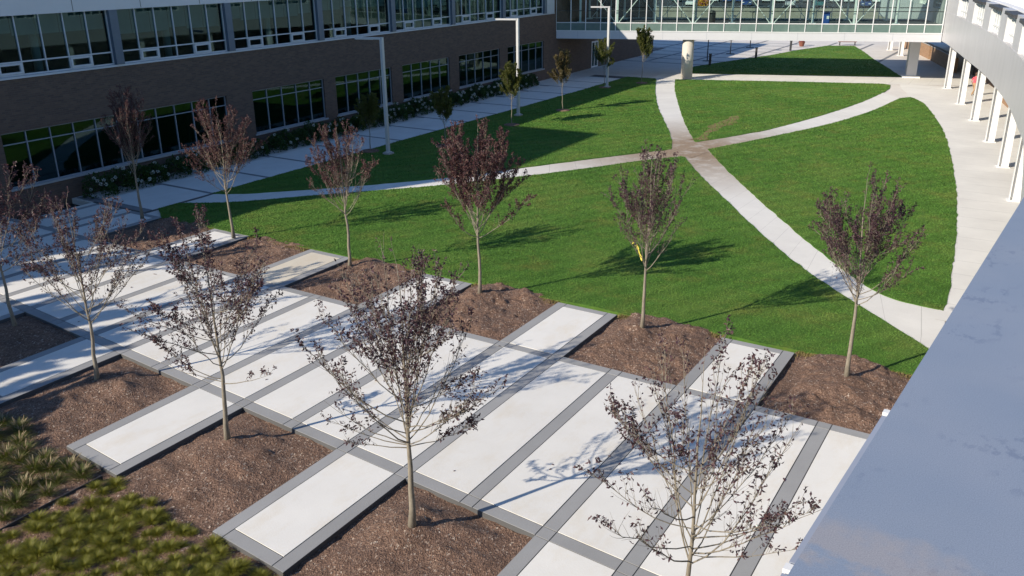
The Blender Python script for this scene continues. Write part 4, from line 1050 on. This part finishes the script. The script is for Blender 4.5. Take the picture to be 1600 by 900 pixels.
def car_proto(kind):
    L, W = (4.6, 1.8) if kind != 'van' else (4.9, 1.9)
    prof = {'saloon': [(-2.3, .35), (-2.28, .75), (-1.9, .92), (-1.35, .96), (-.7, 1.40), (.35, 1.43), (1.15, .98), (2.05, .82), (2.28, .62), (2.3, .35)],
            'van': [(-2.45, .4), (-2.45, 1.0), (-2.3, 1.72), (-1.9, 1.82), (.7, 1.82), (1.35, 1.12), (2.2, .98), (2.42, .75), (2.45, .4)]}[kind]
    n = len(prof)
    def sec(y, inset): return [(x*(1-inset*.02), y, z) for x, z in prof]
    body = MB(); W2 = W/2
    rows = []
    for yy, cut in ((-W2, 1), (-W2*.86, 0), (W2*.86, 0), (W2, 1)):
        rows.append([(x, yy*(1 if z < 1.0 else .86 if abs(yy) == W2 else .86), min(z, 1.0 if kind != 'van' else 1.12) if cut else z) for x, z in prof])
    for a, b_ in zip(rows, rows[1:]):
        for i in range(n-1): body.quad(a[i], a[i+1], b_[i+1], b_[i])
    body.poly(rows[0][::-1]); body.poly(rows[-1]); 
    for a, b_ in zip(rows, rows[1:]): body.quad(a[-1], a[0], b_[0], b_[-1])
    gl = MB(); top = max(z for _, z in prof); lo = 1.0 if kind != 'van' else 1.14
    gx = [(-1.2, lo+.02), (-.68, top-.06), (.33, top-.06), (1.0, lo+.02)] if kind != 'van' else [(-2.2, lo+.04), (-2.15, top-.12), (.62, top-.12), (1.15, lo+.04)]
    for sgn in (-1, 1):
        y = sgn*(W2*.86+.012); q = [(x, y, z) for x, z in gx]; gl.poly(q if sgn > 0 else q[::-1])
    w1 = [(1.12, -W2*.74, lo+.02), (1.12, W2*.74, lo+.02), (.42, W2*.7, top-.04), (.42, -W2*.7, top-.04)] if kind != 'van' else [(1.36, -W2*.74, lo+.03), (1.36, W2*.74, lo+.03), (.78, W2*.7, top-.06), (.78, -W2*.7, top-.06)]
    gl.poly([(x+.02, y, z+.02) for x, y, z in w1])
    w2 = [(-1.36, W2*.74, lo+.02), (-1.36, -W2*.74, lo+.02), (-.77, -W2*.7, top-.04), (-.77, W2*.7, top-.04)] if kind != 'van' else [(-2.47, W2*.74, lo+.05), (-2.47, -W2*.74, lo+.05), (-2.35, -W2*.7, top-.2), (-2.35, W2*.7, top-.2)]
    gl.poly([(x-.02, y, z+.02) for x, y, z in w2])
    return body, gl, L, W2
protos = {}
def car(x, y, rz, ci, kind, label):
    r = thing('parked_car', label, 'car', (x, y, 1.3), rz, 'cars parked beyond the bridge')
    if kind not in protos:
        b_, g_, L, W2 = car_proto(kind); ob = b_.build('body', M['black']); og = g_.build('windows', M['glass_car'])
        wh = MB(); 
        wh.tube([(0, -.1, 0), (0, .1, 0)], .32, 16); ow = wh.build('wheel', M['rubber']); hb = MB(); hb.tube([(0, -.112, 0), (0, .112, 0)], .19, 10); oh = hb.build('rim', M['chrome'])
        hl = MB(); hl.box(-.03, -.2, -.07, .03, .2, .07); ohl = hl.build('headlight', M['white'])
        protos[kind] = (ob.data, og.data, ow.data, oh.data, ohl.data, W2)
        for q in (ob, og, ow, oh, ohl): bpy.data.objects.remove(q)
    bd, gd, wd, hd, ld, W2 = protos[kind]
    def add(nm, me, par, loc=(0, 0, 0)):
        o = bpy.data.objects.new(nm, me); COL.objects.link(o); o.parent = par; o.location = loc; return o
    o = add('body', bd, r); o.material_slots[0].link = 'OBJECT'; o.material_slots[0].material = CPM[ci]
    add('windows', gd, r)
    for sx in (-1.4, 1.4):
        for sy in (-1, 1): wq = add('wheel', wd, r, (sx, sy*(W2-.1), .32)); add('rim', hd, wq)
    for sy in (-1, 1): add('headlight', ld, r, (2.29 if kind == 'saloon' else 2.43, sy*W2*.66, .66 if kind == 'saloon' else .8))
rgc = random.Random(9); LR = math.atan2(LD.y, LD.x)
places = ['in the first row', 'in the second row', 'in the third row', 'in the last row']
for row in range(4):
    for k in range(32):
        if rgc.random() < (.3 if row else .45): continue
        u = -18.6+k*2.75; x, y = lotp(u, 8.5+row*17)
        ci = rgc.choice([0, 0, 1, 2, 2, 3, 4, 5, 5, 6, 7]); kind = 'van' if rgc.random() < .3 else 'saloon'
        car(x, y, LR+math.pi/2*(1 if rgc.random() < .5 else -1)+rgc.uniform(-.03, .03), ci, kind, '%s %s parked %s of the car park beyond the bridge' % (CP[ci][0], 'van' if kind == 'van' else 'saloon car', places[row]))
yb = thing('flower_bush', 'yellow and orange flowering bush on the edge of the car park', 'bush', (-27.5, 157, 1.3))
C = [np.array([0, 0, .8])+rvec(rgx)*np.array([1.3, .8, .7])*rgx.random()**.3 for _ in range(500)]
leaf_mesh('flowers', C, [rvec(rgx) for _ in C], rgx.uniform(.25, .4, 500), .7, M['yellowfl'], yb, rgx)
# far trees that close the view behind the car park
rgt = random.Random(21)
def far_tree(x, y, s, seed, label):
    r = thing('shade_tree', label, 'tree', (x, y, 1.0), 0, 'broad trees behind the car park'); rg = np.random.default_rng(seed)
    p = MB(); p.tube([(0, 0, -.5), (.1, 0, 3*s), (0, .1, 6*s)], [.3*s, .22*s, .1*s], 8)
    for k in range(6): a = k*1.05; p.tube([(0, 0, 2.6*s+.3*k), (math.cos(a)*1.4*s, math.sin(a)*1.4*s, 4.6*s+.3*k), (math.cos(a)*2.4*s, math.sin(a)*2.4*s, 6*s)], [.12*s, .08*s, .03*s], 5)
    p.build('trunk', M['twig'], r, smooth=True)
    C = []; D = []
    for k in range(22):
        c = rvec(rg)*np.array([2.6, 2.6, 2.2])*s*rg.random()**.4+np.array([0, 0, 6*s])
        for j in range(70): w_ = rvec(rg); C.append(c+w_*1.15*s*rg.random()**.35); D.append(w_+rvec(rg))
    leaf_mesh('crown', C, D, rg.uniform(.35, .6, len(C))*s, .7, M['shrub'], r, rg)
for k in range(16):
    x = -150+k*12.5+rgt.uniform(-3, 3); y = 262+.2*x+rgt.uniform(-6, 8); far_tree(x, y, rgt.uniform(1.0, 1.5), 900+k, 'broad green tree in the row behind the car park')

# ------------------------------------------------------------------ the walking person
def person(loc, rz):
    r = thing('person', 'person walking under the curved building in a pink top and khaki trousers', 'person', loc, rz)
    # one continuous skinned body; facing +X, mid stride
    J_ = [((0, 0, .95), .135), ((.02, 0, 1.12), .125), ((.05, 0, 1.32), .145), ((.07, 0, 1.44), .10), ((.09, 0, 1.53), .055), ((.12, 0, 1.64), .092), ((.125, 0, 1.70), .085),
          ((.02, .10, .88), .09), ((.22, .10, .50), .06), ((.16, .10, .10), .04), ((.30, .11, .05), .035),
          ((.0, -.10, .88), .09), ((-.05, -.10, .48), .06), ((-.34, -.10, .17), .04), ((-.25, -.11, .05), .035),
          ((.06, .19, 1.40), .055), ((-.08, .24, 1.14), .042), ((.08, .25, .93), .032), ((.13, .25, .87), .028),
          ((.06, -.19, 1.40), .055), ((.12, -.24, 1.14), .042), ((.33, -.22, 1.02), .032), ((.40, -.21, 1.0), .028)]
    E_ = [(0, 1), (1, 2), (2, 3), (3, 4), (4, 5), (5, 6), (0, 7), (7, 8), (8, 9), (9, 10), (0, 11), (11, 12), (12, 13), (13, 14), (2, 15), (15, 16), (16, 17), (17, 18), (2, 19), (19, 20), (20, 21), (21, 22)]
    me = bpy.data.meshes.new('body'); me.from_pydata([j[0] for j in J_], E_, []); o = bpy.data.objects.new('body', me); COL.objects.link(o)
    sk = o.modifiers.new('skin', 'SKIN'); 
    for i, j in enumerate(J_): me.skin_vertices[0].data[i].radius = (j[1], j[1]*1.0)
    me.skin_vertices[0].data[0].use_root = True
    ss = o.modifiers.new('sub', 'SUBSURF'); ss.levels = ss.render_levels = 2
    dg = bpy.context.evaluated_depsgraph_get(); nm = bpy.data.meshes.new_from_object(o.evaluated_get(dg)); bpy.data.objects.remove(o)
    nm.materials.clear()
    for m_ in (M['skin'], M['pink'], M['khaki'], M['shoe']): nm.materials.append(m_)
    for p_ in nm.polygons:
        c = p_.center; i = 0
        if c.z < .10: i = 3
        elif c.z < 1.0 and abs(c.y) < .2 and not (c.x > .2 and c.z > .8): i = 2
        elif c.z < 1.5 and c.z > .98 and not (abs(c.y) > .2 and c.z < 1.2): i = 1
        p_.material_index = i; p_.use_smooth = True
    b_ = bpy.data.objects.new('body', nm); COL.objects.link(b_); b_.parent = r
    h = MB(); h.lathe([(.03, 1.80), (.085, 1.78), (.11, 1.72), (.108, 1.64), (.09, 1.56), (.06, 1.53)], (.095, 0, 0), 14); h.build('hair', M['hair'], r, smooth=True)
person((29.0, 63.3, 0), math.radians(62))

# ------------------------------------------------------------------ light, sky, camera
w_ = bpy.data.worlds.new('World'); scene.world = w_; w_.use_nodes = True; nt = w_.node_tree; nt.nodes.clear()
sky = nt.nodes.new('ShaderNodeTexSky'); sky.sky_type = 'NISHITA'; sky.sun_disc = False; sky.sun_elevation = R(SUN_EL)
sd = Vector((-math.cos(R(SUN_AZ)), -math.sin(R(SUN_AZ)))); sky.sun_rotation = math.atan2(sd.x, sd.y) % (2*math.pi)
sky.air_density = 1.0; sky.dust_density = .1; sky.ozone_density = 6.0
bg = nt.nodes.new('ShaderNodeBackground'); bg.inputs[1].default_value = .11; ow = nt.nodes.new('ShaderNodeOutputWorld')
nt.links.new(sky.outputs[0], bg.inputs[0]); nt.links.new(bg.outputs[0], ow.inputs[0])
sl = bpy.data.lights.new('sun', 'SUN'); sl.energy = 4.6; sl.angle = R(.53); sl.color = (1.0, .90, .75); so = bpy.data.objects.new('sun', sl); COL.objects.link(so)
e = R(SUN_EL); tosun = Vector((sd.x*math.cos(e), sd.y*math.cos(e), math.sin(e))); so.rotation_euler = tosun.to_track_quat('Z', 'Y').to_euler(); so.location = (0, -40, 40)

cam = bpy.data.cameras.new('camera'); co = bpy.data.objects.new('camera', cam); COL.objects.link(co); scene.camera = co
YAW, PITCH, ROLL = -0.5547207244888018, 0.36046633733793837, -0.010923659636645603
cy_, sy_, cp_, sp_ = math.cos(YAW), math.sin(YAW), math.cos(PITCH), math.sin(PITCH)
fw = Vector((sy_*cp_, cy_*cp_, -sp_)); rt = Vector((cy_, -sy_, 0)); up = rt.cross(fw)
r2 = rt*math.cos(ROLL)+up*math.sin(ROLL); u2 = -rt*math.sin(ROLL)+up*math.cos(ROLL)
co.matrix_world = Matrix(((r2.x, u2.x, -fw.x, CAM.x), (r2.y, u2.y, -fw.y, CAM.y), (r2.z, u2.z, -fw.z, CAM.z), (0, 0, 0, 1)))
cam.sensor_width = 36; cam.lens = 36*1360.755/1600; cam.clip_start = .05; cam.clip_end = 3000
vs = scene.view_settings; vs.view_transform = 'Standard'; vs.look = 'None'; vs.gamma = 1; vs.exposure = .4; vs.use_curve_mapping = False
scene.cycles.max_bounces = 8; scene.cycles.transparent_max_bounces = 24
